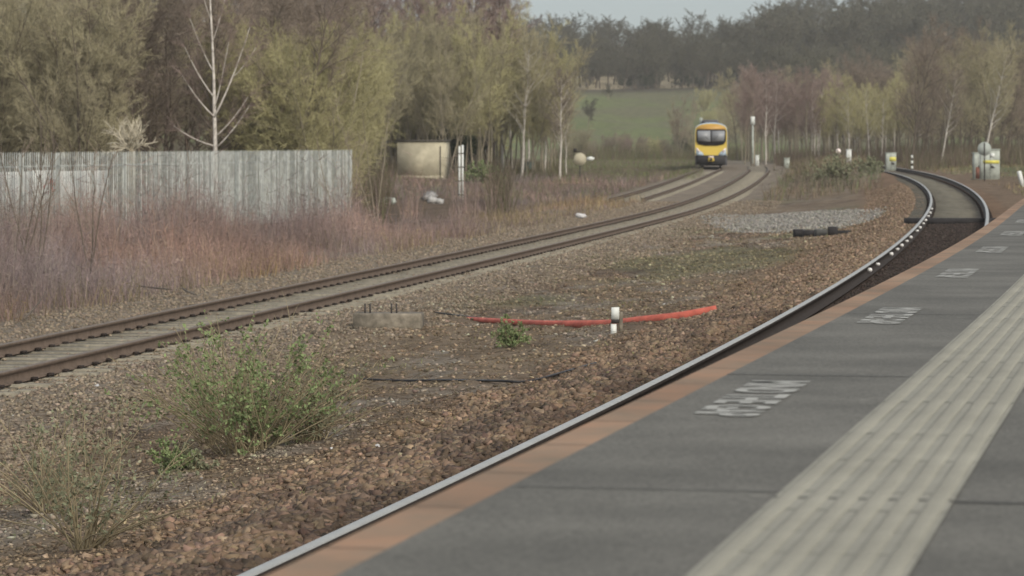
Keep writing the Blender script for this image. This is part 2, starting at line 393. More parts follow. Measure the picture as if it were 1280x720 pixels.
def along(C, n, y0, y1, o0, o1, pw=1.0):
    s0 = np.interp(y0,C.p[:,1],C.s); s1 = np.interp(y1,C.p[:,1],C.s)
    u = rng.random(n)**pw; p,_,_ = C.at(s0+(s1-s0)*u, rng.uniform(o0,o1,n)[:,None]); return p
# near rusty shoulder
n = 40000; p = along(CR,n,12.5,42,-3.5,-.82,1.5); r = sR(p[:,0],p[:,1]); keep = rng.random(n)<sst(-3.6,-2.3,r+1.2*fbm(p[:,0]*1.1,p[:,1]*.6))
p = p[keep]; n = len(p); z = gz(p[:,0],p[:,1]); sz = rng.uniform(.035,.085,n)
cshade = np.where((fbm(p[:,0]*1.3,p[:,1]*.8)>.05)[:,None],np.array([[.165,.12,.087]]),np.array([[.255,.182,.124]]))
plat_shade = sst(-1.55,-1.0,sR(p[:,0],p[:,1]))  # stones next to the rail are darkened for the platform's shadow
cshade = cshade*(1-.45*plat_shade[:,None])
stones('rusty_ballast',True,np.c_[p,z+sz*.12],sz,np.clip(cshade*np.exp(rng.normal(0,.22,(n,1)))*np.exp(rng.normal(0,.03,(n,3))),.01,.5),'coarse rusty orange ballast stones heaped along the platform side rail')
n = 26000; p = along(CR,n,38,150,-3.1,-.82,1.6); z = gz(p[:,0],p[:,1]); sz = rng.uniform(.05,.10,n)
stones('rusty_ballast',False,np.c_[p,z+sz*.1],sz,scol(n,(.245,.18,.125),.25,.03),'brown ballast shoulder stones beside the inner rail of the curving track further off')
n = 9000; p = along(CR,n,40,77,-.66,.66); z = gz(p[:,0],p[:,1]); sz = rng.uniform(.04,.07,n)
stones('shaded_ballast',False,np.c_[p,z],sz,scol(n,(.06,.047,.04),.3,.03),'ballast between the rails beside the platform, coloured dark for its shade')  # stone colour carries the shade of the platform
# middle ground rubble
n = 75000; u = rng.random(n)**1.7; Yp = 13+95*u; xl = CL.x_at_y(Yp)+1.0; xr = CR.x_at_y(Yp)-2.6; xx = xl+(xr-xl)*rng.random(n)
vis = np.abs(xx/Yp)<.18; xx=xx[vis]; Yp=Yp[vis]; dens = sst(-.12,.1,fbm(xx*.9,Yp*.5+3)); k = rng.random(len(xx))<.4+.6*dens; xx=xx[k]; Yp=Yp[k]; n=len(xx)
sz = rng.uniform(.015,.06,n)*(1+Yp/120); base = gcol(xx,Yp)
stones('soil_rubble',False,np.c_[xx,Yp,gz(xx,Yp)+sz*.05],sz,np.clip(base*np.exp(rng.normal(.02,.38,(n,1)))*np.exp(rng.normal(0,.03,(n,3))),.01,.5),'loose brown soil, clinker and stones on the ground between the two lines')
n = 42000; Yp = 13+19*rng.random(n)**1.1; xx = rng.uniform(-.175,.1,n)*Yp; k=(sR(xx,Yp)<-2.7)&(sL(xx,Yp)>2.2); xx=xx[k]; Yp=Yp[k]; n=len(xx); sz=rng.uniform(.008,.034,n)*rng.choice([1,1,1.5],n)
stones('fine_gravel',False,np.c_[xx,Yp,gz(xx,Yp)+sz*.1],sz,np.clip(gcol(xx,Yp)*np.exp(rng.normal(.05,.4,(n,1))),.01,.5),'fine brown gravel and grit around the near bushes')
# left track ballast
n = 56000; p = along(CL,n,27,150,-3.8,3.6,1.7); k = np.abs(p[:,0]/p[:,1])<.18; p = p[k]; n=len(p)
k = rng.random(n)<np.where(np.abs(sL(p[:,0],p[:,1]))<.65,.15,1); p = p[k]; n=len(p)
sz = rng.uniform(.035,.075,n)*(1+p[:,1]/250)
stones('grey_ballast',False,np.c_[p,gz(p[:,0],p[:,1])+sz*.1],sz,scol(n,(.262,.212,.155),.2,.02),'buff grey ballast stones around the left hand track')
# pale stone patch
n = 12000; xx = rng.normal(9.6,1.8,n); yy = rng.normal(107,10,n); k = (np.abs((xx-9.6)/2.9)**4+np.abs((yy-107)/17)**4+.8*fbm(xx*1.2,yy*.3)<1)&(sR(xx,yy)<-2.2)&(sL(xx,yy)>1.7); xx=xx[k]; yy=yy[k]; n=len(xx)
sz = rng.uniform(.06,.14,n); stones('pale_grey_stones',False,np.c_[xx,yy,gz(xx,yy)+sz*.15],sz,scol(n,(.30,.285,.25),.2,.02),'patch of pale grey fresh stones between the two tracks')

# ------------------------------------------------------------------ rails
def rail_profile():
    # (x,z,  top?) flat-bottom rail, rail top at z=0
    return [(-.07,-.159),(.07,-.159),(.07,-.148),(.012,-.125),(.010,-.05),(.035,-.036),(.036,-.008),(.026,0),(-.026,0),(-.036,-.008),(-.035,-.036),(-.010,-.05),(-.012,-.125),(-.07,-.148)]
def make_rail(C, y0, y1, off, cant, parent, msides, mtop):
    s0 = np.interp(y0,C.p[:,1],C.s); s1 = np.interp(y1,C.p[:,1],C.s)
    ss = np.arange(s0,s1,1.0) if s1-s0<200 else np.concatenate([np.arange(s0,s0+120,1.),np.arange(s0+120,s1,2.)])
    p,n,z = C.at(ss,off); pr = rail_profile(); k = len(pr)
    V = np.array([[(p[i,0]+n[i,0]*a,p[i,1]+n[i,1]*a,z[i]+cant+b) for a,b in pr] for i in range(len(ss))]).reshape(-1,3)
    F = []; mi = []
    for i in range(len(ss)-1):
        for j in range(k):
            F.append([i*k+j,(i+1)*k+j,(i+1)*k+(j+1)%k,i*k+(j+1)%k]); mi.append(1 if j in (6,7,8) else 0)
    return mesh_np('rail',V,[np.array(F)],[msides,mtop],parent,mi)
def sleepers(C, y0, y1, parent, cantf, plates=True, drop=.166):
    s0 = np.interp(y0,C.p[:,1],C.s); s1 = np.interp(y1,C.p[:,1],C.s)
    ss = np.arange(s0,s1,.65); p,n,z = C.at(ss); rest = MB()
    base = MB(); base.box((0,0,-.1),(2.5,.25,.2))
    proto = None
    for i in range(len(ss)):
        a = math.atan2(n[i,1],n[i,0]); tgt = MB() if i<100 else rest
        jit = rng.normal(0,.008)
        tgt.box((p[i,0],p[i,1],z[i]-drop-.1+jit+cantf*.5),(2.5,.26,.2),0,a)
        for sg in (-1,1):
            q = p[i]+n[i]*sg*G/2
            for s2 in (-1,1):
                q2 = q+n[i]*s2*.11
                tgt.box((q2[0],q2[1],z[i]-drop+.03+cantf*.5*(1+sg)),(.06,.10,.03),1,a)
        if i<100: tgt.build('sleeper',[M['sleeper'],M['plate']],parent)
    if len(ss)>100:
        tag(rest.build('sleeper',[M['sleeper'],M['plate']],parent),kind='stuff')
tR = empty('railway_track',(0,0,0)); tag(tR,'single track curving beside the platform with a bright worn rail head and shade-darkened rail sides','railway track')
make_rail(CR,-8,400,-G/2,0,tR,M['rust_shaded'],M['railtop']); make_rail(CR,-8,400,G/2,.09,tR,M['rust_shaded'],M['railtop'])
_sl=M['sleeper']; M['sleeper']=mat('grimy_sleeper',(.15,.14,.11),.95,.3,4,bump=.4); sleepers(CR,78.6,240,tR,.05,drop=.175); M['sleeper']=_sl
for i,(px,py) in enumerate([(1091,338),(1101.6,331),(1119,318.5),(1126,312.6),(1132,308),(1137.7,302.6),(1144.6,298),(1151,290),(1155,286),(1158,281),(1160.5,277),(1162,272),(1163.5,268),(1164,263)]):
    # bolt heads on the near face of the inner rail, coloured white for their reflections
    D = lift((px,py-4),lambda D: zR(D)-.03)[1]; s_ = float(np.interp(D,CR.p[:,1],CR.s)); p,n,z = CR.at(np.array([s_]),-G/2+.035)
    mb = MB(); r_ = .03*(.8 if i%2 else 1.1)
    a = np.array([p[0,0],p[0,1],z[0]-.075]); nn = np.array([n[0,0],n[0,1],0]); mb.tube([a-nn*.02,a+nn*.03,a+nn*.045],[r_,r_,r_*.5],8)
    mb.build('white_bolt',M['wbolt'],tR)
tL = empty('railway_track',(0,0,0)); tag(tL,'rusty brown railway track sweeping from the left edge to the far bend','railway track')
make_rail(CL,20,700,-G/2,0,tL,M['rust'],M['railtop_brown']); make_rail(CL,20,700,G/2,0,tL,M['rust'],M['railtop_brown'])
sleepers(CL,30,300,tL,0)
tT = empty('railway_track',(0,0,0)); tag(tT,'overgrown track under the yellow train, fading into the brown scrub on the left','railway track')
make_rail(CT,150,700,-G/2,0,tT,M['rust'],M['railtop_brown']); make_rail(CT,150,700,G/2,0,tT,M['rust'],M['railtop_brown'])
sleepers(CT,152,300,tT,0)
# black beam crossing under the right track
s_ = float(np.interp(77.3,CR.p[:,1],CR.s)); p,n,z = CR.at(np.array([s_]))
mb = MB(); mb.box((0,0,0),(2.42,.4,.17)); mb.box((0,.28,.0),(2.36,.10,.15))
o = mb.build('cross_beam',M['timber'],loc=(p[0,0]-.02,p[0,1],z[0]-.13),rz=0); tag(o,'long black timber beam lying under both rails across the platform track','beam')

# ------------------------------------------------------------------ platform
plat = empty('platform',(0,0,0)); tag(plat,'dark asphalt railway platform with orange edge line and pale tactile strip','platform')
ss = np.concatenate([np.arange(0,70,.4),np.arange(70,86,1.)]); ss = ss[ss<CE.s[-1]]
def strip(C, ss, o0, o1, z):
    a,n,_ = C.at(ss,o0); b,_,_ = C.at(ss,o1)
    V = np.concatenate([np.c_[a,np.full(len(a),z)],np.c_[b,np.full(len(b),z)]]); k = len(ss); i = np.arange(k-1)
    return V, np.stack([i,k+i,k+i+1,i+1],-1)
def strips(name, C, ss, o0, o1, z, m, parent):
    V,F = strip(C,ss,o0,o1,z); return mesh_np(name,V,[F],m,parent)
EW = .135
TI, TO = .815, 1.245     # tactile strip offsets from the edge
# body: asphalt slab (top) with curved wall in front
strips('asphalt_surface',CE,ss,EW,TI,PZ,M['asphalt'],plat)
strips('asphalt_surface',CE,ss,TO,9.,PZ,M['asphalt'],plat)
strips('edge_line',CE,ss,0,EW,PZ,M['edge'],plat)
V1,F1 = strip(CE,ss,0,0.0,PZ); a,n_,_ = CE.at(ss,0.); k = len(ss)
b2,_,_ = CE.at(ss,.0); c2_,_,_ = CE.at(ss,.12)
V = np.concatenate([np.c_[a,np.full(k,PZ-.002)],np.c_[a,np.full(k,PZ-.12)],np.c_[c2_,np.full(k,PZ-.12)],np.c_[c2_,np.full(k,-.5)]]); i = np.arange(k-1)
mesh_np('platform_wall',V,[np.concatenate([np.stack([i+j*k,i+1+j*k,i+1+(j+1)*k,i+(j+1)*k],-1) for j in range(3)])],M['wall'],plat)
# tactile strip: slabs with domes
tact = strips('tactile_strip',CE,ss,TI,TO,PZ-.001,M['tbase'],plat)
LT = TO-TI; PIT = .4
smax = float(np.interp(70,CE.p[:,1],CE.s)); smin = float(np.interp(4.5,CE.p[:,1],CE.s))
V=[];F=[];nv=0
slabs = np.arange(smin,smax,PIT)
for s0 in slabs:
    (p4,_,_) = CE.at(np.array([s0+.004,s0+.004,s0+PIT-.004,s0+PIT-.004]),np.array([TI,TO,TO,TI])[:,None])
    h = PZ+.003+rng.normal(0,.0006)
    V.append(np.c_[p4,np.full(4,h)]); F.append([nv,nv+1,nv+2,nv+3]); nv+=4
Vs = np.concatenate(V); Fs = np.array(F)
mesh_np('tactile_slab',Vs,[Fs],M['blister'],tact)
# domes
sd = np.arange(smin,smax,PIT/6)+PIT/12; od = TI+LT*(np.arange(6)+.5)/6
SS,OO = np.meshgrid(sd,od); pc,_,_ = CE.at(SS.ravel(),OO.ravel()[:,None]); nd = len(pc); K=10
an = np.arange(K)*2*pi/K; rings = [(.0262,.0),(.0235,.003),(.018,.0042)]
DV = np.concatenate([np.c_[np.cos(an)*r_*1.05,np.sin(an)*r_,np.full(K,z_)] for r_,z_ in rings])
Vd = DV[None]+np.c_[pc,np.full(nd,PZ+.0035)][:,None,:]
ff = np.array([[j*K+i,j*K+(i+1)%K,(j+1)*K+(i+1)%K,(j+1)*K+i] for j in range(2) for i in range(K)])
Fd = (ff[None]+np.arange(nd)[:,None,None]*(3*K)).reshape(-1,4)
Ft = (np.arange(K)[None]+2*K+np.arange(nd)[:,None]*(3*K))
o = mesh_np('blister',Vd.reshape(-1,3),[Fd,Ft],M['blister'],tact); tag(o,kind='stuff')
M['jf2'] = mat('coping_joint',(.16,.11,.08),.9,.2,9)
M['jf'] = mat('faint_joint',(.085,.083,.076),.9,.2,9)
# transverse joints
def joint(y, o0, o1, w=.012, dz=.0045, sk=-.008):
    s0 = float(np.interp(y,CE.p[:,1],CE.s)); m = MB()
    a,_,_ = CE.at(np.array([s0,s0+w]),o0); b,_,_ = CE.at(np.array([s0+sk*0,s0+w]),o1)
    z = PZ+dz; m.add([(*a[0],z),(*b[0],z),(*b[1],z),(*a[1],z)],[[0,1,2,3]]); m.build('joint',M['joint'] if w>.015 and o0>1 else M['jf'],plat)
joint(7.86,TI,TO,.02,.0052); joint(7.86,TO,8,.02,.003); joint(8.0,.15,TI,.012,.003)
for y in (11.9,16.2,21.1,26.4): joint(y,EW,8,.02,.003)
for k_,sj in enumerate(np.arange(5.2,30,.78)):
    s0=float(np.interp(sj,CE.p[:,1],CE.s)); a_,_,_=CE.at(np.array([s0,s0+.008]),.004); b_,_,_=CE.at(np.array([s0,s0+.008]),EW); m=MB(); z=PZ+.002; m.add([(*a_[0],z),(*b_[0],z),(*b_[1],z),(*a_[1],z)],[[0,1,2,3]]); m.build('coping_joint',M['jf2'],plat)
# lettering
def lettering(y, off0, length, height, s, i):
    s0 = float(np.interp(y,CE.p[:,1],CE.s))+length; p,n,_ = CE.at(np.array([s0]),off0)
    t = (n[0,1],-n[0,0])
    cu = bpy.data.curves.new('words','FONT'); cu.body = s; cu.size = 1; cu.space_character = 1.0; cu.offset = .028
    to = bpy.data.objects.new('words',cu); COL.objects.link(to); bpy.context.view_layer.update()
    me = bpy.data.meshes.new_from_object(to.evaluated_get(bpy.context.evaluated_depsgraph_get()))
    bpy.data.objects.remove(to)
    V = np.array([v.co[:] for v in me.vertices]); mn = V.min(0); mx = V.max(0)
    for v in me.vertices:
        v.co.x = (v.co.x-mn[0])/(mx[0]-mn[0])*length; v.co.y = (v.co.y-mn[1])/(mx[1]-mn[1])*height; v.co.z = 0
    me.materials.append(M['paint'])
    o = bpy.data.objects.new('painted_words',me); COL.objects.link(o); o.parent = plat
    o.location = (p[0,0],p[0,1],PZ+.004); o.rotation_euler = (0,0,math.atan2(t[1],t[0]))
    o['label'] = 'worn white MIND THE GAP lettering' ; return o
for i,y in enumerate([10.1,15.3,20.6,25.4,30.2,35.2,40.2]):
    lettering(y,.27,1.52,.215,'MIND THE GAP',i)

# ------------------------------------------------------------------ vegetation
def unit(v): return v/(np.linalg.norm(v,axis=-1,keepdims=True)+1e-9)
def poly_branches(P0, D0, Ln, m, wob, up):
    B = len(P0); pts = np.zeros((B,m+1,3)); pts[:,0] = P0; d = unit(D0)
    for i in range(m):
        d = unit(d+rng.normal(0,wob,(B,3))+np.array([0,0,1.])*np.asarray(up)[...,None] if np.ndim(up) else d+rng.normal(0,wob,(B,3))+np.array([0,0,up]))
        pts[:,i+1] = pts[:,i]+d*(Ln/m)[:,None]
    return pts
def prisms(P0,P1,R0,R1,k):
    n = len(P0); t = unit(P1-P0); ref = np.where(np.abs(t[:,2:3])>.9,np.array([[1.,0,0]]),np.array([[0,0,1.]]))
    a = unit(np.cross(ref,t)); b = np.cross(t,a); an = np.arange(k)*2*pi/k
    ring = a[:,None]*np.cos(an)[None,:,None]+b[:,None]*np.sin(an)[None,:,None]
    V = np.concatenate([P0[:,None]+ring*R0[:,None,None],P1[:,None]+ring*R1[:,None,None]],1)
    i = np.arange(k); f = np.stack([i,(i+1)%k,k+(i+1)%k,k+i],-1)
    return V.reshape(-1,3),(f[None]+np.arange(n)[:,None,None]*2*k).reshape(-1,4)
def blades(P0,P1,W):
    n = len(P0); t = unit(P1-P0); s = unit(np.cross(t,rng.normal(size=(n,3))))*W[:,None]/2
    V = np.stack([P0-s,P0+s,P1],1).reshape(-1,3); return V,np.arange(3*n).reshape(n,3)
def seg(pts, r0, r1, k):
    m = pts.shape[1]-1; f = np.linspace(0,1,m+1); r = r0[:,None]*(1-f)+r1[:,None]*f
    return prisms(pts[:,:-1].reshape(-1,3),pts[:,1:].reshape(-1,3),r[:,:-1].ravel(),r[:,1:].ravel(),k)
def children(pts, Ln, n, t0, t1, ang, ratio, taper=.6, pw=1.):
    B,m1,_ = pts.shape; t = t0+(t1-t0)*rng.random((B,n))**pw; x = t*(m1-1); i = np.minimum(x.astype(int),m1-2); f = (x-i)[...,None]
    bi = np.arange(B)[:,None]; P = pts[bi,i]*(1-f)+pts[bi,i+1]*f; d = unit(pts[bi,i+1]-pts[bi,i])
    side = unit(np.cross(d,rng.normal(size=(B,n,3)))); a = np.radians(ang)*rng.uniform(.7,1.3,(B,n,1))
    D = d*np.cos(a)+side*np.sin(a); L_ = Ln[:,None]*ratio*(1-taper*t)*rng.uniform(.6,1.2,(B,n))
    return P.reshape(-1,3),D.reshape(-1,3),L_.ravel(),t.ravel()
class Acc:
    def __init__(s): s.V=[];s.F=[];s.n=0
    def add(s,V,F): s.V.append(V); s.F.append(F+s.n); s.n+=len(V)
    def get(s): 
        ks = sorted({f.shape[1] for f in s.F}); return np.concatenate(s.V),[np.concatenate([f for f in s.F if f.shape[1]==k]) for k in ks]
def tree_geo(H=10., stems=1, spread=.1, r0=.11, lim=26, sub=12, tw=10, ang=(45,40,35), rat=(.42,.4,.5), up=(.05,.08,.02), wob=(.05,.1,.14), t0=.2, tww=.012, twl=None, droop=0., lim_taper=.65, extra=True):
    T = Acc(); C = Acc()
    an = rng.uniform(0,2*pi,stems); P0 = np.c_[np.cos(an)*.15*(stems>1),np.sin(an)*.15*(stems>1),np.full(stems,-.15)]
    D0 = np.c_[np.cos(an)*spread,np.sin(an)*spread,np.ones(stems)]*1.; D0[:,:2] *= rng.uniform(.3,1.2,(stems,1))
    Ln = H*rng.uniform(.8,1.05,stems) if stems>1 else np.array([H]); 
    p = poly_branches(P0,D0,Ln,9,wob[0],up[0]); T.add(*seg(p,np.full(stems,r0),np.full(stems,r0*.12),6))
    P,D,L1,t = children(p,Ln,lim,t0,.99,ang[0],rat[0],lim_taper); p1 = poly_branches(P,D,L1,5,wob[1],up[1])
    T.add(*seg(p1,r0*.42*(1-.75*t),r0*.07*np.ones(len(t)),4))
    P,D,L2,t = children(p1,L1,sub,.15,1.,ang[1],rat[1],.4); p2 = poly_branches(P,D,L2,3,wob[2],up[2])
    C.add(*seg(p2,np.full(len(t),tww*.7),np.full(len(t),tww*.4),3))
    P,D,L3,t = children(p2,L2,tw,.1,1.,ang[2],rat[2],.3); L3 = np.maximum(L3,.15)
    if twl: L3 = rng.uniform(.6,1.3,len(L3))*twl
    D = unit(D+np.array([0,0,-droop])); mid = P+D*(L3*.5)[:,None]; D2 = unit(D+rng.normal(0,.25,D.shape)+np.array([0,0,-droop*.6]))
    C.add(*blades(P,mid+D2*(L3*.5)[:,None],np.full(len(P),tww)))
    if extra:
        D3 = unit(D+rng.normal(0,.5,D.shape)); C.add(*blades(mid,mid+D3*(L3*.5)[:,None],np.full(len(P),tww*.8)))
    return T.get(),C.get()
KINDS = {
 'birch': dict(H=9.5,r0=.085,lim=40,sub=14,tw=12,ang=(42,38,38),rat=(.36,.42,.5),droop=.12,tww=.013,lim_taper=.45),
 'birch_b': dict(H=8.6,r0=.10,lim=34,sub=14,tw=12,ang=(38,38,38),rat=(.34,.42,.5),droop=.1,tww=.013,t0=.3,lim_taper=.45),
 'willow': dict(H=6.2,stems=10,spread=.62,r0=.06,lim=17,sub=13,tw=12,ang=(36,38,40),rat=(.42,.42,.5),up=(.05,.07,.03),tww=.011,t0=.1,lim_taper=.35,wob=(.06,.14,.2)),
 'willow_b': dict(H=7.2,stems=7,spread=.42,r0=.07,lim=20,sub=14,tw=12,ang=(36,38,40),rat=(.4,.42,.5),up=(.05,.08,.04),tww=.011,t0=.1,lim_taper=.35,wob=(.06,.14,.2)),
 'sapling': dict(H=7.6,stems=3,spread=.14,r0=.05,lim=22,sub=13,tw=10,ang=(30,34,36),rat=(.32,.42,.5),up=(.03,.1,.05),tww=.012,t0=.25,lim_taper=.4),
 'oak': dict(H=8.2,r0=.24,lim=26,sub=15,tw=13,ang=(58,45,45),rat=(.6,.42,.42),up=(0.02,.09,.03),wob=(.06,.13,.2),t0=.3,tww=.045,lim_taper=.3,extra=True),
 'oak_b': dict(H=7.4,r0=.2,lim=26,sub=15,tw=13,ang=(55,45,45),rat=(.58,.45,.42),up=(0.02,.1,.03),wob=(.06,.13,.2),t0=.15,tww=.045,lim_taper=.25,extra=True),
}
GEO = {k: tree_geo(**v) for k,v in KINDS.items()}
PROTO = {}
def plant(name, kind, bark, tw, x, y, s=1., sz=None, rz=None, label=None, group=None, z=None, lean=0, cat='tree'):
    key = (kind,bark,tw); zz = (float(gz(x,y)) if z is None else z)-.05
    if key not in PROTO:
        e = empty(name); (tv,tf),(cv,cf) = GEO[kind]
        mesh_np('trunk',tv,tf,M[bark],e); mesh_np('crown',cv,cf,M[tw],e); PROTO[key]=e
    else:
        e = copy_tree(PROTO[key]); e.name = name
    e.location = (float(x),float(y),zz); e.rotation_euler = (lean*.5,lean,float(rng.uniform(0,6.28) if rz is None else rz))
    e.scale = (s,s,sz or s*rng.uniform(.92,1.1)); tag(e,label,cat,group); return e

# --- thicket behind the fence (left)
def scatter(x0,x1,D0,D1,n,fn):
    xs = np.linspace(x0,x1,n)+rng.uniform(-.5,.5,n)*(x1-x0)/max(n,1)*1.2
    for px in xs:
        D = rng.uniform(D0,D1); X_ = (px-640)/FPX*D; fn(X_,D,px)
gr = 'trees of the thicket behind the palisade fence'
def p_olive(X_,D,px): plant('thicket_tree','willow_b','bark_brown','tw_olive',X_,D,rng.uniform(.95,1.25),label='bare olive brown tree in the dense thicket at the left edge, behind the fence',group=gr+' at the left edge')
def p_brown(X_,D,px): plant('birch_tree','birch','bark_brown','tw_brown',X_,D,rng.uniform(.9,1.2),label='dark brown bare tree around the white birch, behind the fence',group=gr+' round the white birch')
def p_will(X_,D,px): plant('willow_tree','willow','bark_pale','tw_willow',X_,D,rng.uniform(1.0,1.25),label='yellow green willow behind the right end of the grey fence',group='yellow green willows behind the fence')
def p_sap(X_,D,px): plant('young_tree','sapling','bark_pale','tw_olive' if rng.random()<.6 else 'tw_willow',X_,D,rng.uniform(1.1,1.4),label='slender multi stemmed bare tree above the cream hut',group='slender trees above the cream hut')
scatter(-60,150,118,150,15,p_olive); scatter(-60,170,160,205,14,p_olive)
scatter(120,360,120,145,13,p_brown); scatter(110,380,150,200,14,p_brown)
scatter(345,402,122,150,9,p_will); scatter(350,425,160,205,9,p_will); scatter(400,600,238,262,12,p_will)
scatter(450,620,217,235,16,p_sap); scatter(470,690,225,262,22,p_sap)
def p_bk(X_,D,px): plant('birch_tree','birch_b','bark_brown','tw_purple',X_,D,rng.uniform(1.55,1.85),label='tall purple brown tree at the back of the left thicket',group='tall brown trees at the back of the left thicket')
scatter(-50,620,235,280,34,p_bk); scatter(340,625,240,285,16,p_bk)
# far right end of the left thicket, with pale trunks
for i,px in enumerate([612,628,640,652,660,668,680,690,700,708]):
    D = rng.uniform(222,250); X_ = (px-640)/FPX*D
    h = np.interp(px,[600,650,700,710],[1.25,1.15,.85,.6])
    plant('birch_tree','birch_b','bark_white' if px in (628,640,652,660,680,700,708) else 'bark_pale','tw_olive' if i%2 else 'tw_brown',X_,D,h*rng.uniform(.85,1.05),label='pale trunked birch at the right end of the left thicket',group='pale trunked birches at the end of the left thicket')
# the white birch
def custom_birch():
    T = MB(); Lb = MB(); C = Acc()
    pts = np.array([(.05,0,0),(.04,0,1.4),(.04,0,2.6),(.0,.05,3.9),(-.02,0,5.2),(-.08,0,6.6),(-.17,0,8.2),(-.3,0,10.2)]); T.tube(pts,[.10,.09,.08,.066,.05,.04,.03,.01],8)
    br = [((0,0,3.9),(1.28,.1,7.0),.045),((0,0,3.9),(-1.16,-.2,5.35),.035),((-.03,0,4.6),(-1.1,.3,6.3),.03),((0,0,2.9),(-1.5,.2,3.6),.028),((.02,0,2.8),(1.3,-.2,4.3),.032),((.02,0,3.2),(1.2,.3,4.6),.026),((0,0,4.2),(.5,.2,6.5),.028),((0,0,5.4),(-.9,.2,7.3),.022),((-.1,0,6.4),(.45,-.1,8.2),.02),((-.15,0,7.3),(-.6,.1,8.8),.018),((.7,.05,5.3),(1.5,.1,6.3),.018)]
    Pp=[];Dp=[];Lp=[]
    for a,b,r_ in br:
        a=np.array(a,float);b=np.array(b,float); m_=(a+b)/2+np.array([0,0,-.12*np.linalg.norm(b-a)]); q_=[(1-t)**2*a+2*t*(1-t)*m_+t*t*b for t in np.linspace(0,1,6)]
        Lb.tube(q_,np.linspace(r_,.008,6),6)
        for t in range(2,6):
            for _ in range(5): Pp.append(q_[t]); d=unit(b-a)+rng.normal(0,.5,3); Dp.append(d); Lp.append(rng.uniform(.3,.9))
    Pp=np.array(Pp);Dp=unit(np.array(Dp));Lp=np.array(Lp); p2=poly_branches(Pp,Dp,Lp,3,.15,.05); C.add(*seg(p2,np.full(len(Lp),.009),np.full(len(Lp),.004),3))
    P,D,L3,t=children(p2,Lp,6,.1,1,35,.6,.3); C.add(*blades(P,P+unit(D+[0,0,-.2])*L3[:,None],np.full(len(P),.009)))
    return T,Lb,C
T,Lb,C = custom_birch(); q0 = atd(268,116); e = empty('birch_tree',(q0[0],q0[1],float(gz(q0[0],q0[1]))-.1)); e.scale=(1.,1.,1.05)
tr = T.build('trunk',M['bark_white'],e,smooth=True); Lb.build('limb',M['bark_white'],tr,smooth=True); mesh_np('crown',*C.get(),M['tw_purple'],e)
tag(e,'lone white stemmed birch with open forked limbs rising behind the grey fence','tree')
# pollarded pale bush behind the fence
C = Acc(); n=46; an=rng.uniform(0,2*pi,n); el=rng.uniform(.2,1.4,n); D0=np.c_[np.cos(an)*np.cos(el),np.sin(an)*np.cos(el)*.8,np.sin(el)]; Ln=rng.uniform(.7,1.25,n)
p1 = poly_branches(np.tile([[0,0,2.75]],(n,1)),D0,Ln,5,.22,.02); C.add(*seg(p1,np.full(n,.035),np.full(n,.012),5)); P,D,L2,t=children(p1,Ln,5,.3,1,40,.4,.3); C.add(*seg(poly_branches(P,D,L2,3,.2,0),np.full(len(L2),.016),np.full(len(L2),.006),4))
q0 = atd(163,108); e = empty('pollard_tree',(q0[0],q0[1],float(gz(q0[0],q0[1]))-.1)); T=MB(); T.tube([(0,0,0),(.05,0,1.4),(0,0,2.85)],[.2,.16,.17],8)
T.build('trunk',M['bark_pale'],e); mesh_np('crown',*C.get(),mat('lichened_bark',(.50,.45,.34),.9,.2,5,obj=True),e); tag(e,'small pale pollarded tree with twisted spreading branches just above the fence','tree')

# --- right hand birch wood
gr='birches of the wood along the right of the tracks'
def p_r1(X_,D,px): plant('birch_tree','birch_b','bark_white' if rng.random()<.35 else 'bark_pale','tw_purple',X_,D,rng.uniform(.8,1.0),label='purple twigged birch in the wood just right of the train',group='purple birches right of the train')
def p_r2(X_,D,px): plant('birch_tree','birch_b','bark_white' if rng.random()<.5 else 'bark_pale','tw_willow',X_,D,rng.uniform(.72,.88),label='yellow green birch in the wood above the small white cabinets',group='yellow green birches above the white cabinets')
def p_r3(X_,D,px): plant('birch_tree','birch','bark_brown','tw_brown' if rng.random()<.6 else 'tw_olive',X_,D,rng.uniform(.85,1.1),label='brown bare tree in the wood towards the right edge, behind the big cabinet',group='brown trees behind the big cabinet')
scatter(930,1045,300,335,24,p_r1); scatter(930,1060,345,380,22,p_r1); scatter(1030,1160,290,320,28,p_r2); scatter(1040,1170,330,365,18,p_r3)
scatter(1140,1310,238,290,26,p_r3); scatter(1150,1320,300,350,24,p_r3); scatter(925,1320,370,410,36,p_r3)
for px,D,ln,sz_ in ((1176,238,.2,.8),(1228,228,.24,.95)):
    X_=(px-640)/FPX*D; plant('birch_tree','birch_b','bark_white','tw_olive' if px>1200 else 'tw_brown',X_,D,sz_,rz=0,lean=ln,label='white birch leaning right directly behind the largest cabinet' if px>1200 else 'white birch leaning right, left of the largest cabinet')
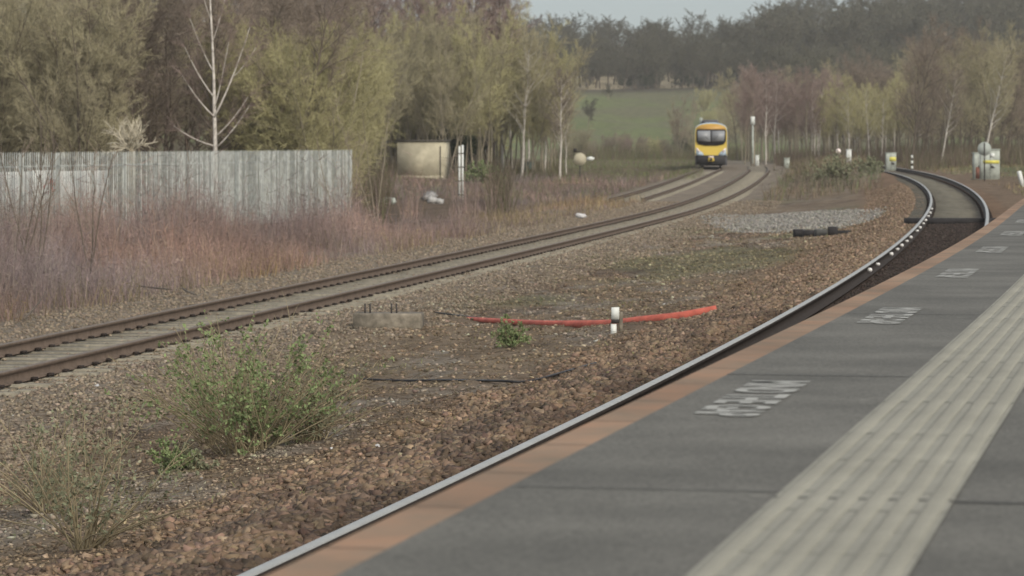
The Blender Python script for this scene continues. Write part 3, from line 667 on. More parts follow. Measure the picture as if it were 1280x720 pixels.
# scrub/trees in the field and left of train
for px,D,k,tw_,s_ in ((800,420,'willow','tw_brown',.42),(820,400,'willow','tw_willow',.40),(780,415,'willow','tw_purple',.40),(835,410,'willow','tw_brown',.45),(850,405,'sapling','tw_brown',.95),(845,430,'sapling','tw_olive',.9),(895,470,'willow','tw_willow',.75),(915,480,'willow','tw_olive',.8),(935,450,'willow_b','tw_olive',.8),(720,380,'willow','tw_olive',.6),(735,520,'oak_b','tw_oak',.45),(880,560,'willow','tw_willow',.6),(760,600,'oak_b','tw_oak',.35),(905,520,'willow','tw_willow',.75)):
    X_=(px-640)/FPX*D
    plant('field_shrub',k,'bark_pale',tw_,X_,D,s_,label='scrubby bare bush at the foot of the green field near the train',group='bushes on the green field near the train',cat='shrub')
for i in range(18):
    px=rng.uniform(700,905); D=rng.uniform(395,450); X_=(px-640)/FPX*D
    plant('field_shrub','willow','bark_pale',['tw_olive','tw_brown','tw_dark'][i%3],X_,D,rng.uniform(.28,.5),label='small scrub bush scattered on the slope of the green field',group='scrub bushes scattered over the green field',cat='shrub')
# --- far hill wood
gw='bare oaks along the edge of the hilltop wood'
for px in np.concatenate([np.arange(655,940,15)+rng.uniform(-5,5,19),np.arange(945,1300,22)]):
    D = rng.uniform(655,700); X_=(px-640)/FPX*D
    if 722<px<758 or 822<px<838: continue
    plant('oak_tree','oak' if rng.random()<.6 else 'oak_b','bark_brown','tw_oak',X_,D,rng.uniform(.75,1.1),label='bare grey brown oak in the front row of the dark wood on the hill',group=gw)
for px,s_ in ((735,.85),(750,.8)):
    D=690; X_=(px-640)/FPX*D; plant('oak_tree','oak','bark_brown','tw_oak',X_,D,s_,label='oak with bare trunk standing before the pale straw field patch on the hill',group='oaks before the pale straw patch')
def wood(name, kinds, n, x0,x1,D0,D1, s0,s1, mats, label, seed_skip=None):
    VT=[];FT={};nv=0
    for i in range(n):
        k = kinds[i%len(kinds)]; px = rng.uniform(x0,x1); D = rng.uniform(D0,D1); X_=(px-640)/FPX*D
        if seed_skip and seed_skip(px,D): continue
        a = rng.uniform(0,2*pi); s_=rng.uniform(s0,s1); c,sn=math.cos(a),math.sin(a)
        for (tv,tf),mi in ((GEO[k][0],0),(GEO[k][1],1)):
            V_ = np.c_[(tv[:,0]*c-tv[:,1]*sn),(tv[:,0]*sn+tv[:,1]*c),tv[:,2]]*s_+np.array([X_,D,float(gz(X_,D))])
            for f in tf:
                FT.setdefault((f.shape[1]),[]).append((f+nv,mi))
            VT.append(V_); nv+=len(V_)
    ks=sorted(FT); F=[np.concatenate([f for f,_ in FT[k]]) for k in ks]; mi=np.concatenate([np.concatenate([np.full(len(f),m_) for f,m_ in FT[k]]) for k in ks])
    o=mesh_np(name,np.concatenate(VT),F,mats,midx=mi); tag(o,label,'wood',kind='stuff')
GEO['far'] = tree_geo(**{**KINDS['oak'],'lim':22,'sub':11,'tw':9,'tww':.07,'t0':.2})
GEO['far2'] = tree_geo(**{**KINDS['oak_b'],'lim':22,'sub':11,'tw':9,'tww':.07,'t0':.1})
wood('hill_wood',['far','far2'],170,600,985,700,860,.92,1.2,[M['bark_brown'],M['tw_oak']],'dark bare wood covering the whole hilltop behind the train')
wood('hill_wood',['far','far2'],150,955,1340,700,880,1.25,1.7,[M['bark_brown'],M['tw_oak']],'tall dark bare wood on the hilltop towards the right edge')
wood('hill_wood',['far2'],110,925,1330,560,660,.65,1.0,[M['bark_brown'],M['tw_oak']],'lower slope of bare trees on the hill above the right hand birches')
wood('evergreen_undergrowth',['far2'],70,760,1330,655,705,.28,.42,[M['bark_brown'],M['tw_dark']],'dark evergreen undergrowth under the hilltop oaks',lambda px,D: 822<px<838)

# --- scrub left of the line : fine reddish stems
def stems_geo(P, H_, lean, W, col, segs=2):
    n=len(P); d=unit(np.c_[rng.normal(0,lean,n),rng.normal(0,lean,n),np.ones(n)]); m1=P+d*(H_*.5)[:,None]; d2=unit(d+rng.normal(0,.18,(n,3))); 
    s=unit(np.cross(d,rng.normal(size=(n,3))))*W[:,None]/2; tip=m1+d2*(H_*.5)[:,None]
    V=np.stack([P-s,P+s,m1+s*.6,m1-s*.6,tip],1).reshape(-1,3); b=np.arange(n)*5
    return V,np.stack([b,b+1,b+2,b+3],-1),np.stack([b+3,b+2,b+4],-1),np.repeat(col,5,axis=0)
def gp(px,py,D=None):
    D=D or 50.
    for _ in range(60):
        zz=float(gz((px-640)/FPX*D,D)); D=.5*D+.5*FPX*(CAMZ-zz)/(py-HOR)
    x=(px-640)/FPX*D; return (x,D,float(gz(x,D)))
def scrub(name,n,ys,off0,off1,h,lean,W,cols,label,pw=1.,clump=.0,C=CL,cat='scrub',hm=None):
    p=along(C,n,ys[0],ys[1],off0,off1,pw); k=np.abs(p[:,0]/p[:,1])<.175; qx=640+p[:,0]/p[:,1]*4000; k&=~((((qx>464)&(qx<502))|((qx>522)&(qx<564)))&(p[:,1]>104)&(p[:,1]<160)); p=p[k]; n=len(p)
    nn=fbm(p[:,0]*.6+4,p[:,1]*.25); k=rng.random(n)<np.clip(.55+clump*nn*4,0.05,1); p=p[k]; nn=nn[k]; n=len(p)
    H_=rng.uniform(h[0],h[1],n)*(1+1.9*nn); 
    if hm is not None: H_=H_*hm(p[:,0],p[:,1])*rng.uniform(.45,1,n)**.8
    cols=np.array(cols); c=cols[rng.integers(0,len(cols),n)]*np.exp(rng.normal(0,.22,(n,1)))*(1+1.1*fbm(p[:,0]*.3+60,p[:,1]*.12,3))[:,None]*(1+.5*fbm(p[:,0]*.25+90,p[:,1]*.1,2)[:,None]*np.array([[1,.2,-.6]]))
    V,F4,F3,cc=stems_geo(np.c_[p,gz(p[:,0],p[:,1])-.03],H_,lean,np.full(n,W)*(1+p[:,1]/90)*.8,c)
    # side twigs
    m_=min(n,110000); j=rng.integers(0,n,m_); t=rng.uniform(.3,.95,m_); a=V.reshape(-1,5,3)[j]; P0=a[:,0]*(1-t)[:,None]+a[:,4]*t[:,None]; D=unit(rng.normal(size=(m_,3))*[1,1,.4]+[0,0,.7]); Vb,Fb=blades(P0,P0+D*(H_[j]*.22)[:,None],np.full(m_,W*.8)*(1+P0[:,1]/90))
    cb=np.repeat(c[j],3,axis=0); nV=len(V)
    o=mesh_np(name,np.concatenate([V,Vb]),[np.concatenate([F3,Fb+nV]),F4],M['tw_red'],col=np.concatenate([cc,cb])); tag(o,label,cat,kind='stuff'); return o
red=[(.26,.185,.165),(.285,.205,.175),(.22,.16,.145),(.27,.215,.17),(.24,.18,.17)]
grey=[(.19,.155,.13),(.17,.13,.115),(.21,.17,.13)]
scrub('bramble_scrub',120000,(42,100),-18,-3.1,(.9,1.7),.24,.007,red,'dense reddish brown bramble and sapling stems in front of the grey fence',1.3,.5,hm=lambda x,y:.45+.55*sst(3.4,7.5,-sL(x,y)))
scrub('bramble_scrub',60000,(95,150),-20,-3.2,(.25,.6),.24,.009,red+grey,'brown scrub spreading below the cream hut and the white bags',1.1,.6,hm=lambda x,y:.4+.6*sst(4,10,-sL(x,y)))
tan=[(.27,.215,.125),(.24,.19,.115),(.20,.16,.10)]
scrub('low_scrub',26000,(150,222),-26,-5.6,(.15,.6),.3,.010,red+grey+[(.16,.19,.08)],'low brown and green scrub around the round signal',1.1,1.2)
scrub('dry_grass',9000,(46,150),-7.5,-2.9,(.18,.5),.22,.012,tan,'straw coloured dry grass between the scrub and the left track',1.2,1.2,cat='grass')
scrub('dry_grass',9000,(150,300),2.4,8,(.3,.9),.25,.014,[(.22,.175,.12),(.18,.14,.105),(.15,.16,.075),(.19,.15,.11)],'green and tan rough grass on the mound between the far tracks',1.,.8,cat='grass')
gm=[(.18,.19,.09),(.16,.165,.08),(.25,.205,.13)]
scrub('low_weeds',9000,(22,110),1.9,9,(.03,.10),.5,.012,gm,'low patchy weeds and moss on the middle ground',1.4,2.2,cat='weeds')
scrub('verge_grass',12000,(82,300),2.4,9,(.06,.3),.3,.014,gm+tan,'rough grass on the verge around the big grey cabinet',1.,1.2,C=CR,cat='grass')
def litter(name,n,ys,label):
    u=rng.random(n)**1.5; Yp=ys[0]+(ys[1]-ys[0])*u; xl=CL.x_at_y(Yp)+2.0; xr=CR.x_at_y(Yp)-2.9; xx=xl+(xr-xl)*rng.random(n); k=(np.abs(xx/Yp)<.18)&(rng.random(n)<.3+2.5*np.clip(fbm(xx*.7+11,Yp*.4),0,1)); xx=xx[k];Yp=Yp[k]; n=len(xx)
    c=np.array([(.25,.20,.13),(.17,.125,.09),(.09,.07,.055),(.12,.09,.065)])[rng.integers(0,4,n)]; an=rng.uniform(0,2*pi,n); L_=rng.uniform(.06,.32,n); P0=np.c_[xx,Yp,gz(xx,Yp)+.012]; x1=xx+np.cos(an)*L_; y1=Yp+np.sin(an)*L_; P1=np.c_[x1,y1,gz(x1,y1)+rng.uniform(.01,.06,n)]
    V,F=prisms(P0,P1,np.full(n,.0035),np.full(n,.0015),3); o=mesh_np(name,V,[F],M['tw_red'],col=np.repeat(c,6,axis=0)); tag(o,label,'litter',kind='stuff')
litter('dead_stems',16000,(13,75),'dead twigs and dry stems strewn over the soil of the middle ground')
scrub('tall_scrub_stems',5000,(50,125),-17,-6,(1.5,2.5),.16,.009,red+grey,'taller sparse stems standing out of the bramble in front of the fence',1.2,1.5)
# tall undergrowth at the foot of both woods
def undergrowth(name,n,x0,x1,D0,D1,h,cols,label):
    px=rng.uniform(x0,x1,n); D=rng.uniform(D0,D1,n); X_=(px-640)/FPX*D; c=np.array(cols)[rng.integers(0,len(cols),n)]*np.exp(rng.normal(0,.2,(n,1)))
    k=~((px>490)&(px<610)&(D<216)); X_=X_[k];D=D[k];c=c[k];n=len(D)
    V,F4,F3,cc=stems_geo(np.c_[X_,D,gz(X_,D)-.05],rng.uniform(h[0],h[1],n)*(1+1.3*fbm(X_*.3,D*.1)),.22,np.full(n,.03),c); o=mesh_np(name,V,[F3,F4],M['tw_red'],col=cc); tag(o,label,'scrub',kind='stuff')
undergrowth('woodland_undergrowth',16000,-40,640,118,250,(.8,2.4),[(.12,.09,.07),(.14,.11,.08),(.10,.10,.05)],'brown undergrowth beneath the left thicket')
undergrowth('woodland_undergrowth',16000,968,1330,285,345,(.6,2.2),[(.13,.09,.08),(.11,.085,.065),(.12,.11,.06)],'brown undergrowth at the foot of the right hand birches')
undergrowth('woodland_undergrowth',7000,1130,1330,215,262,(.5,1.8),[(.15,.11,.09),(.13,.105,.075),(.13,.13,.07)],'brown undergrowth behind the largest cabinet')
undergrowth('woodland_undergrowth',5000,640,700,225,262,(.4,1.2),[(.14,.11,.08),(.12,.12,.06)],'low brown growth around the green grey cabinet')
undergrowth('rough_grass',16000,690,880,205,375,(.08,.45),[(.16,.20,.07),(.19,.15,.11),(.12,.15,.06),(.17,.13,.10)],'rough green and brown grass between the round signal and the train')
undergrowth('hedge_scrub',9000,690,940,375,440,(.5,2.2),[(.15,.10,.085),(.13,.12,.06),(.10,.12,.05)],'low brown and green scrub along the bottom of the field')

# --- leafy shrubs near the camera
def shrub(name, base, W, Hh, nst, nleaf, label, lean_x=0., leafm='leaf', leafs=.022, dry=10, seed=0, cat='shrub'):
    e=empty(name,base); an=rng.uniform(0,2*pi,nst); el=rng.uniform(.25,1.45,nst); D0=np.c_[np.cos(an)*np.cos(el)*W/Hh+lean_x,np.sin(an)*np.cos(el),np.sin(el)+.25]
    Ln=Hh*rng.uniform(.55,1.1,nst); B0=np.c_[rng.normal(0,W*.1,nst),rng.normal(0,W*.1,nst),np.full(nst,-.02)]
    p=poly_branches(B0,D0,Ln,6,.13,-.02); A_=Acc(); A_.add(*seg(p,np.full(nst,.006),np.full(nst,.002),4))
    P,D,L2,t=children(p,Ln,6,.2,1,35,.35,.4); p2=poly_branches(P,D,L2,3,.2,.03); A_.add(*seg(p2,np.full(len(L2),.003),np.full(len(L2),.0012),3))
    mesh_np('stem',*A_.get(),M['stem'],e)
    P,D,_,_=children(p2,L2,int(nleaf*2.2),.1,1,55,.3,.2); n=len(P); D=unit(D+rng.normal(0,.4,D.shape)); s=unit(np.cross(D,rng.normal(size=(n,3))))
    l=leafs*rng.uniform(.6,1.5,n)[:,None]; V=np.stack([P,P+D*l*.5+s*l*.32,P+D*l*1.1,P+D*l*.5-s*l*.32],1).reshape(-1,3); mesh_np('foliage',V,[np.arange(4*n).reshape(n,4)],M[leafm],e)
    if dry:
        an=rng.uniform(0,2*pi,dry); D0=np.c_[np.cos(an)*.8,np.sin(an)*.5,rng.uniform(.35,1.,dry)]; pd=poly_branches(np.tile([[0,0,0.]],(dry,1))+rng.normal(0,W*.08,(dry,3))*[1,1,0],D0,Hh*rng.uniform(.7,1.15,dry),6,.1,-.03)
        A_=Acc(); A_.add(*seg(pd,np.full(dry,.007),np.full(dry,.0025),4)); P,D,L2,t=children(pd,np.full(dry,Hh),4,.4,1,30,.2,.2); A_.add(*seg(poly_branches(P,D,L2,2,.1,0),np.full(len(L2),.003),np.full(len(L2),.001),3)); mesh_np('dry_stem',*A_.get(),M['stem'],e)
    return tag(e,label,cat)
def on(px,D): x=(px-640)/FPX*D; return (x,D,float(gz(x,D)))
shrub('leafy_bush',on(312,26.8),1.0,1.2,60,6,'largest leafy green bush with pale dry stems on the near middle ground',leafs=.030,dry=34)
shrub('leafy_bush',on(385,27.5),.85,.78,48,6,'spiky olive sprawl of twiggy growth on the right flank of the largest bush',leafm='leaf2',leafs=.022,dry=12)
shrub('leafy_bush',on(262,28.5),.45,1.12,26,5,'tall green shoots on the left flank of the largest bush',leafs=.024,dry=6)
shrub('wispy_plant',on(103,20.),.42,1.0,24,4,'wispy upright plant with sparse pale leaves at the lower left edge',leafm='leaf2',leafs=.026,dry=11,cat='plant')
shrub('wispy_plant',on(55,23.),.5,.75,24,5,'grey green sprawling plant low at the left edge, behind the wispy upright one',leafm='leaf2',leafs=.022,dry=8,cat='plant')
shrub('low_weed',on(240,25.5),.55,.22,26,5,'low bright green weed clump left of the largest bush',leafs=.024,dry=0,leafm='leaf2',cat='plant')
shrub('low_weed',on(215,25.5),.35,.28,24,7,'small green weed clump between the wispy plant and the largest bush',leafs=.022,dry=0,cat='plant')
shrub('low_weed',on(640,41.),.32,.42,22,6,'small green weed below the orange pipe',leafs=.028,dry=0,cat='plant')
shrub('leafy_bush',on(1045,165.),2.6,1.6,50,4,'yellow green bush on the mound between the two far tracks',leafm='leaf2',leafs=.10,dry=14)
shrub('leafy_bush',on(1090,185.),1.6,1.0,40,7,'small brown green bush right of the mound bush, beside the far curve',leafm='leaf2',leafs=.10,dry=14)
shrub('leafy_bush',on(600,205.),2.6,1.3,60,7,'low green bush at the foot of the thicket right of the striped posts',leafs=.12,dry=4)
shrub('leafy_bush',on(570,232.),1.6,4.2,60,7,'ivy clad dark green growth in the thicket above the striped posts',leafm='ivy',leafs=.16,dry=0)
# bare saplings in front of the fence (left)
for i,(px,D,h,lb) in enumerate([(20,62,2.9,'dark bare sapling before the fence nearest the left edge'),(44,60,3.2,'tall dark forked sapling in front of the white boards'),(112,66,2.7,'thin bare sapling before the fence right of the white boards'),(430,100,3.2,'bare sapling beside the right end of the grey fence'),(470,108,4.2,'leaning thin bare sapling between the fence end and the cream hut')]):
    x,y,z=on(px,D); e=empty('sapling',(x,y,z)); n=3; A_=Acc(); p=poly_branches(np.zeros((n,3)),np.c_[rng.normal(0,.14,n),rng.normal(0,.1,n),np.ones(n)],np.full(n,h),7,.05,.03); A_.add(*seg(p,np.full(n,.02),np.full(n,.006),5)); mesh_np('trunk',*A_.get(),M['bark_brown'] if i<3 else M['bark_pale'],e)
    P,D_,L2,t=children(p,np.full(n,h),9,.3,1,30,.28,.5); p2=poly_branches(P,D_,L2,4,.08,.08); A_=Acc(); A_.add(*seg(p2,np.full(len(L2),.007),np.full(len(L2),.003),3)); P,D_,L3,t=children(p2,L2,6,.2,1,30,.4,.3); A_.add(*blades(P,P+D_*L3[:,None],np.full(len(P),.006))); mesh_np('crown',*A_.get(),M['tw_brown'],e)
    tag(e,lb,'sapling')

# ------------------------------------------------------------------ fence
GV1=mat('galvanised_dull',(.27,.285,.265),.75,.3,5,detail=2); GV2=mat('galvanised_bright',(.43,.445,.415),.65,.3,5,detail=2)
A0 = atd(-70,79); B0 = atd(440,116); A0=A0[:2]; B0=B0[:2]; Lf=np.linalg.norm(B0-A0); u=(B0-A0)/Lf; npan=int(round(Lf/2.75)); pl=Lf/npan
fe = empty('palisade_fence',(A0[0],A0[1],0)); tag(fe,'long grey galvanised palisade fence behind the brambles','fence')
fa = math.atan2(u[1],u[0])
for i in range(npan+1):
    q0=u*pl*i; top=1.69+.03*i/npan; mb=MB(); 
    for dx in (-.045,.045): mb.box((q0[0]-u[0]*dx-.09*u[1],q0[1]-u[1]*dx+.09*u[0],top-1.22),(.008,.09,2.44),0,fa)
    mb.box((q0[0]-.09*u[1],q0[1]+.09*u[0],top-1.22),(.09,.008,2.44),0,fa)
    mb.build('post',M['galv'],fe)
    if i==npan: break
    mb=MB(); npl=int(pl/.155)
    for j in range(npl):
        t=(j+.5)/npl*pl; c=q0+u*t; hh=2.36+rng.normal(0,.006); w=.027 if i<6 else .041; dd_=-.022
        v=[]; 
        nx,ny=-u[1],u[0]; til=rng.normal(0,.004)
        for z_ in (top-2.38,top+rng.normal(0,.004)):
            for a,bq in ((-w,0),(-w*.35,dd_),(w*.35,dd_),(w,0)):
                v.append((c[0]+u[0]*a+nx*(bq),c[1]+u[1]*a+ny*(bq),z_))
        v.append((c[0]+nx*dd_,c[1]+ny*dd_,top+.05))
        mb.add(v,[[0,1,5,4],[1,2,6,5],[2,3,7,6],[5,6,8],[4,5,8],[6,7,8]],int(rng.integers(0,3)))
    for z_ in (top-.35,top-1.95): m_=q0+u*pl/2; mb.box((m_[0]+nx*.03,m_[1]+ny*.03,z_),(pl-.1,.045,.05),0,fa)
    mb.build('pale_panel',[M['galv'],GV1,GV2],fe)
# white boards behind the fence
qa=A0+u*(.5); wb=empty('white_boards',(0,0,0)); tag(wb,'dirty white boards with faint red graffiti seen through the fence at the left edge','hoarding')
for i in range(7):
    c=A0+u*(.4+i*2.0)+np.array([-u[1],u[0]])*.55; mb=MB(); mb.box((c[0],c[1],.6+rng.normal(0,.03)),(1.92,.04,1.2),0,fa); mb.build('board',mat('dirty_white_board',(.78,.78,.74),.8,.15,1.5),wb)
c=A0+u*8.6+np.array([-u[1],u[0]])*.5; mb=MB()
pts=[(-.5,.7),(-.2,.95),(0,.7),(.15,1.0),(.3,.72),(.5,.9),(.1,.6),(-.4,.62),(.45,.68)]
mb.tube([(c[0]+u[0]*a,c[1]+u[1]*a,b_) for a,b_ in pts],.03,5); mb.build('red_graffiti',M['redp'],wb)

# ------------------------------------------------------------------ cream hut, posts, rubbish
x,y,z=on(532,212); e=empty('relay_hut',(x,y,z-.1),R_(-9)); tag(e,'plain cream coloured relay hut with a dark flat roof edge','hut')
mb=MB(); mb.box((-.15,0,1.25),(3.1,2.2,2.5)); mb.box((-.15,-1.115,.12),(3.12,.05,.24),0); mb.build('wall',M['cream'],e)
mb=MB(); mb.box((-.15,0,2.56),(3.3,2.4,.1)); mb.build('roof',M['roof'],e)
mb=MB(); mb.box((1.20,-1.12,1.1),(.06,.04,2.2)); mb.build('door_frame',M['roof'],e)
for k,(px,hh) in enumerate(((574.3,2.75),(578.2,2.8))):
    x,y,z=on(px,158); e=empty('marker_post',(x,y,z)); mb=MB(); mb.box((0,0,hh/2),(.1,.07,hh),0,0); mb.build('post',M['white'],e)
    for j in range(4): mb=MB(); mb.box((0,0,.35+j*.68),(.106,.076,.05)); mb.build('dark_band',M['steel'],e)
    tag(e,'tall white banded post right of the cream hut, '+('the left one of the pair' if k==0 else 'the right one of the pair'),'post')
def lump(name,px,D,w,h,m,label,cat,seed,nl=5):
    x,y,z=on(px,D); mb=MB(); rr=np.random.default_rng(seed)
    for k in range(nl):
        cx,cy=rr.uniform(-w/2,w/2)*.7,rr.uniform(-.2,.2); r_=rr.uniform(.3,.5)*h*1.3; nu,nv_=10,7; V=[];F=[]
        for i in range(nv_+1):
            for j in range(nu):
                th=pi*i/nv_; ph=2*pi*j/nu; q_=r_*(1+.22*rr.normal()); V.append((cx+q_*1.35*math.sin(th)*math.cos(ph),cy+q_*math.sin(th)*math.sin(ph),r_*.75+q_*.9*math.cos(th)))
        for i in range(nv_):
            for j in range(nu): F.append([i*nu+j,i*nu+(j+1)%nu,(i+1)*nu+(j+1)%nu,(i+1)*nu+j])
        mb.add(V,F)
    o=mb.build(name,m,loc=(x,y,z+.02)); tag(o,label,cat); return o
lump('rubbish_bag',545,152,.62,.3,mat('dirty_white_plastic',(.42,.41,.39),.6,.3,4),'brighter white rubbish bag lying below the cream hut','rubbish bag',3,5)
lump('rubbish_bag',534,156,.4,.42,mat('grey_plastic',(.27,.26,.25),.7,.3,4),'duller grey white bag slumped just behind the bright white bag','rubbish bag',4,3)
lump('rubbish_bag',484,152,1.1,.3,M['greyw'],'flattened pale plastic heap in the scrub right of the fence end','rubbish',5,6)
lump('litter_scrap',727,120,.28,.16,M['bag'],'small white scrap beside the left track, nearest its far rail','litter',6,3)
lump('litter_scrap',413,25.2,.035,.02,M['bag'],'tiny white scrap on the soil right of the largest bush','litter',8,1)
lump('litter_scrap',470,25.4,.05,.025,M['bag'],'tiny white flake on the soil just above the orange ballast','litter',7,2)
# green grey cabinet and ground signal
x,y,z=on(662,236); e=empty('equipment_cabinet',(x,y,z-.05)); mb=MB(); mb.box((0,0,.5),(.75,.5,1.0),0,0,.05); mb.build('housing',M['greenbox'],e); mb=MB(); mb.box((0,0,1.03),(.82,.56,.06)); mb.build('roof',M['greenbox'],e); tag(e,'small green grey lineside cabinet at the foot of the pale birches','cabinet')
x,y,z=on(725,212); e=empty('round_signal',(x,y,z)); mb=MB(); c=1.9-(199-182)*212/4000-z
mb.tube([(0,.05,c),(0,-.04,c)],[.42,.42],28); mb.build('disc',M['cream'],e); mb=MB(); mb.box((0,.1,c/2),(.09,.09,c)); mb.build('post',M['steel'],e)
mb=MB(); mb.tube([(.45,-.02,c+.02),(.72,-.02,c+.03),(.95,-.02,c+.05)],[.09,.16,.05],12); mb.build('lamp_hood',M['white'],e); mb=MB(); mb.box((-.32,0,c+.62),(.22,.15,.2)); mb.box((-.2,0,c+.5),(.5,.05,.06)); mb.build('lamp_box',M['steel'],e)
tag(e,'round pale cream disc signal with a white hood beside the far scrub','signal')

# ------------------------------------------------------------------ concrete block, duct, marker, cable
x,y,z=gp(486,412); zt=1.9-(391-182)*y/4000; e=empty('concrete_block',(x,y,z),R_(-4)); hb=zt-z+.15
mb=MB(); mb.box((0,0,hb/2-.15),(1.0,.55,hb),0,0,.02); mb.build('block',M['concrete'],e)
for k,dx in enumerate((-.34,-.27,.05,.12)): mb=MB(); mb.tube([(dx,-.1+.05*(k%2),hb-.17),(dx,-.1+.05*(k%2),hb-.01)],.014,6); mb.build('threaded_rod',M['steel'],e)
tag(e,'weathered concrete foundation block with four upright steel rods','block')
def gpath(pts, z0): # pts: (px,py) on ground
    out=[]
    for px,py in pts:
        D=45.
        for _ in range(30): D=FPX*(CAMZ-float(gz((px-640)/FPX*D,D)))/(py-HOR)*.5+D*.5
        X_=(px-640)/FPX*D; out.append((X_,D,float(gz(X_,D))+z0))
    return np.array(out)
def smooth(pts,k=8):
    pts=np.asarray(pts); t=np.arange(len(pts)); tt=np.linspace(0,len(pts)-1,(len(pts)-1)*k+1); out=[]
    from math import floor
    for v in tt:
        i=min(int(v),len(pts)-2); f=v-i; p0=pts[max(i-1,0)];p1=pts[i];p2=pts[i+1];p3=pts[min(i+2,len(pts)-1)]
        out.append(.5*((2*p1)+(-p0+p2)*f+(2*p0-5*p1+4*p2-p3)*f*f+(-p0+3*p1-3*p2+p3)*f**3))
    return np.array(out)
dp=gpath([(582,400),(630,403),(680,406),(720,408.5),(765,408.5),(810,405),(850,399),(893,390)],.03); 
dy=np.polyfit(dp[:,0],dp[:,1],2); dp[:,1]=np.polyval(dy,dp[:,0]); dp[:,2]=[1.915-(py-182)*Y_/4000 for py,Y_ in zip([400,403,406,407,406.5,402.5,397,388.5],dp[:,1])]
mb=MB(); sp=smooth(dp); rad=np.interp(np.linspace(0,1,len(sp)),[0,.2,.4,.7,1],[.036,.042,.058,.072,.06]); mb.tube(sp,rad,12)
o=mb.build('cable_duct',M['orange'],smooth=True); tag(o,'bright orange plastic pipe lying in a shallow curve on the middle ground','pipe')
x,y,z=gp(767,418); e=empty('marker_post',(x,y,z-.03),R_(4)); zz=lambda py:1.9-(py-182)*y/4000-z+.03
mb=MB(); mb.box((0,0,zz(408)/2+.01),(.07,.05,zz(404)),0,R_(2)); mb.build('post',M['white'],e); mb=MB(); mb.box((.02,-.02,(zz(384)+zz(399))/2),(.10,.03,zz(384)-zz(399)),0,R_(3)); mb.build('plate',M['white'],e)
mb=MB(); mb.box((.02,.0,zz(401.5)),(.1,.07,.05)); mb.build('dark_band',M['steel'],e); mb=MB(); mb.box((.10,.06,zz(418)/2+.12),(.05,.05,.36)); mb.build('stake',M['concrete'],e)
tag(e,'short white marker with a small top plate standing in front of the orange pipe','post')
cp_=gpath([(455,477),(500,479),(560,478.5),(620,479.5),(660,478),(700,470),(745,457)],.03); mb=MB(); mb.tube(smooth(cp_,5),.014,6); o=mb.build('black_cable',M['black']); tag(o,'thin black cable trailing over the soil below the orange pipe','cable')
cp_=gpath([(545,393),(570,396),(600,400)],.03); mb=MB(); mb.tube(smooth(cp_,5),.014,6); o=mb.build('black_cable',M['black']); tag(o,'short black cable end between the concrete block and the orange pipe','cable')
cp_=gpath([(125,624),(145,620),(168,619)],.01); mb=MB(); mb.tube(smooth(cp_,5),[.006]*11,5); o=mb.build('dry_stick',M['stem']); tag(o,'pale dry stick on the soil at the foot of the wispy plant','stick')
# sticks by the track
for k,pp in enumerate([[(168,362),(190,372),(215,384)],[(228,366),(236,378),(246,392)],[(30,405),(44,398),(58,386)]]):
    cp_=gpath(pp,.08); cp_[:,2]+=np.array([.0,.1,.22]); mb=MB(); mb.tube(smooth(cp_,4),np.linspace(.02,.008,9),5); o=mb.build('fallen_branch',M['bark_brown']); tag(o,['dark fallen twig at the scrub edge above the left track','dark twig leaning over the left track behind the largest bush','dark twig by the track at the left edge'][k],'branch')
# dark blocks row
x0_=np.array(on(994,84)[:2])
gB='dark blocks in a short row on the middle ground'
for k,(px,w,hh,ml) in enumerate(((998,.24,.22,'timber'),(1011,.3,.19,'timber'),(1026,.3,.2,'concrete'),(1041,.24,.24,'timber'))):
    x,y,z=on(px,84-k*.6); mb=MB(); mb.box((0,0,hh/2-.02),(w,.35,hh),0,R_([4,-3,5,-9][k]),.02); o=mb.build('trough_block',M['timber'] if k!=2 else mat('grey_block',(.085,.085,.08),.9,.3,4),loc=(x,y,z)); tag(o,['black block at the left end of the short row between the tracks','low black block, second from the left in the short row','greyer block, third from the left in the short row','tilted black block nearest the track in the short row'][k],'block',gB)
mb=MB(); x,y,z=on(1054,82.5); mb.box((0,0,.05),(.42,.1,.1),0,R_(25)); o=mb.build('timber_offcut',M['timber'],loc=(x,y,z)); tag(o,'short dark timber lying right of the row of dark blocks','timber')

# ------------------------------------------------------------------ cabinets right
def cab(px,D,w,d,h,label,mt='greyw',yl=None,rz=0,base=True):
    x,y,z=on(px,D); e=empty('equipment_cabinet',(x,y,z-.05),R_(rz)); mb=MB(); mb.box((0,0,h/2),(w,d,h),0,0,.03); mb.build('housing',M[mt],e); mb=MB(); mb.box((0,0,h+.02),(w+.06,d+.06,.05)); mb.build('lid',M[mt],e)
    mb=MB(); mb.box((0,-d/2-.004,h*.5),(.012,.012,h*.86)); mb.box((w*.06,-d/2-.015,h*.5),(.03,.03,.14)); mb.build('door_seam',M['steel'],e)
    if base: mb=MB(); mb.box((0,0,.03),(w+.14,d+.14,.1)); mb.build('plinth',M['concrete'],e)
    tag(e,label,'cabinet'); return e
e=cab(1237,157,.95,.5,1.52,'largest grey white lineside cabinet with a yellow strip, near the right edge',rz=-4)
mb=MB(); mb.box((.06,-.262,.93),(.78,.01,.16)); mb.build('yellow_strip',M['yellowl'],e); mb=MB(); mb.box((.12,-.262,1.25),(.2,.01,.2)); mb.build('white_label',M['white'],e)
mb=MB(); mb.add([(-.02,-.262,.62),(.12,-.262,.75),(.26,-.262,.62)],[[0,1,2]]); mb.build('warning_mark',M['steel'],e)
e=cab(1222,160,.45,.4,1.35,'small pale box tucked against the left of the largest cabinet',rz=3)
mb=MB(); mb.box((.08,-.21,.35),(.42,.02,.62)); mb.build('red_panel',M['brick'],e)
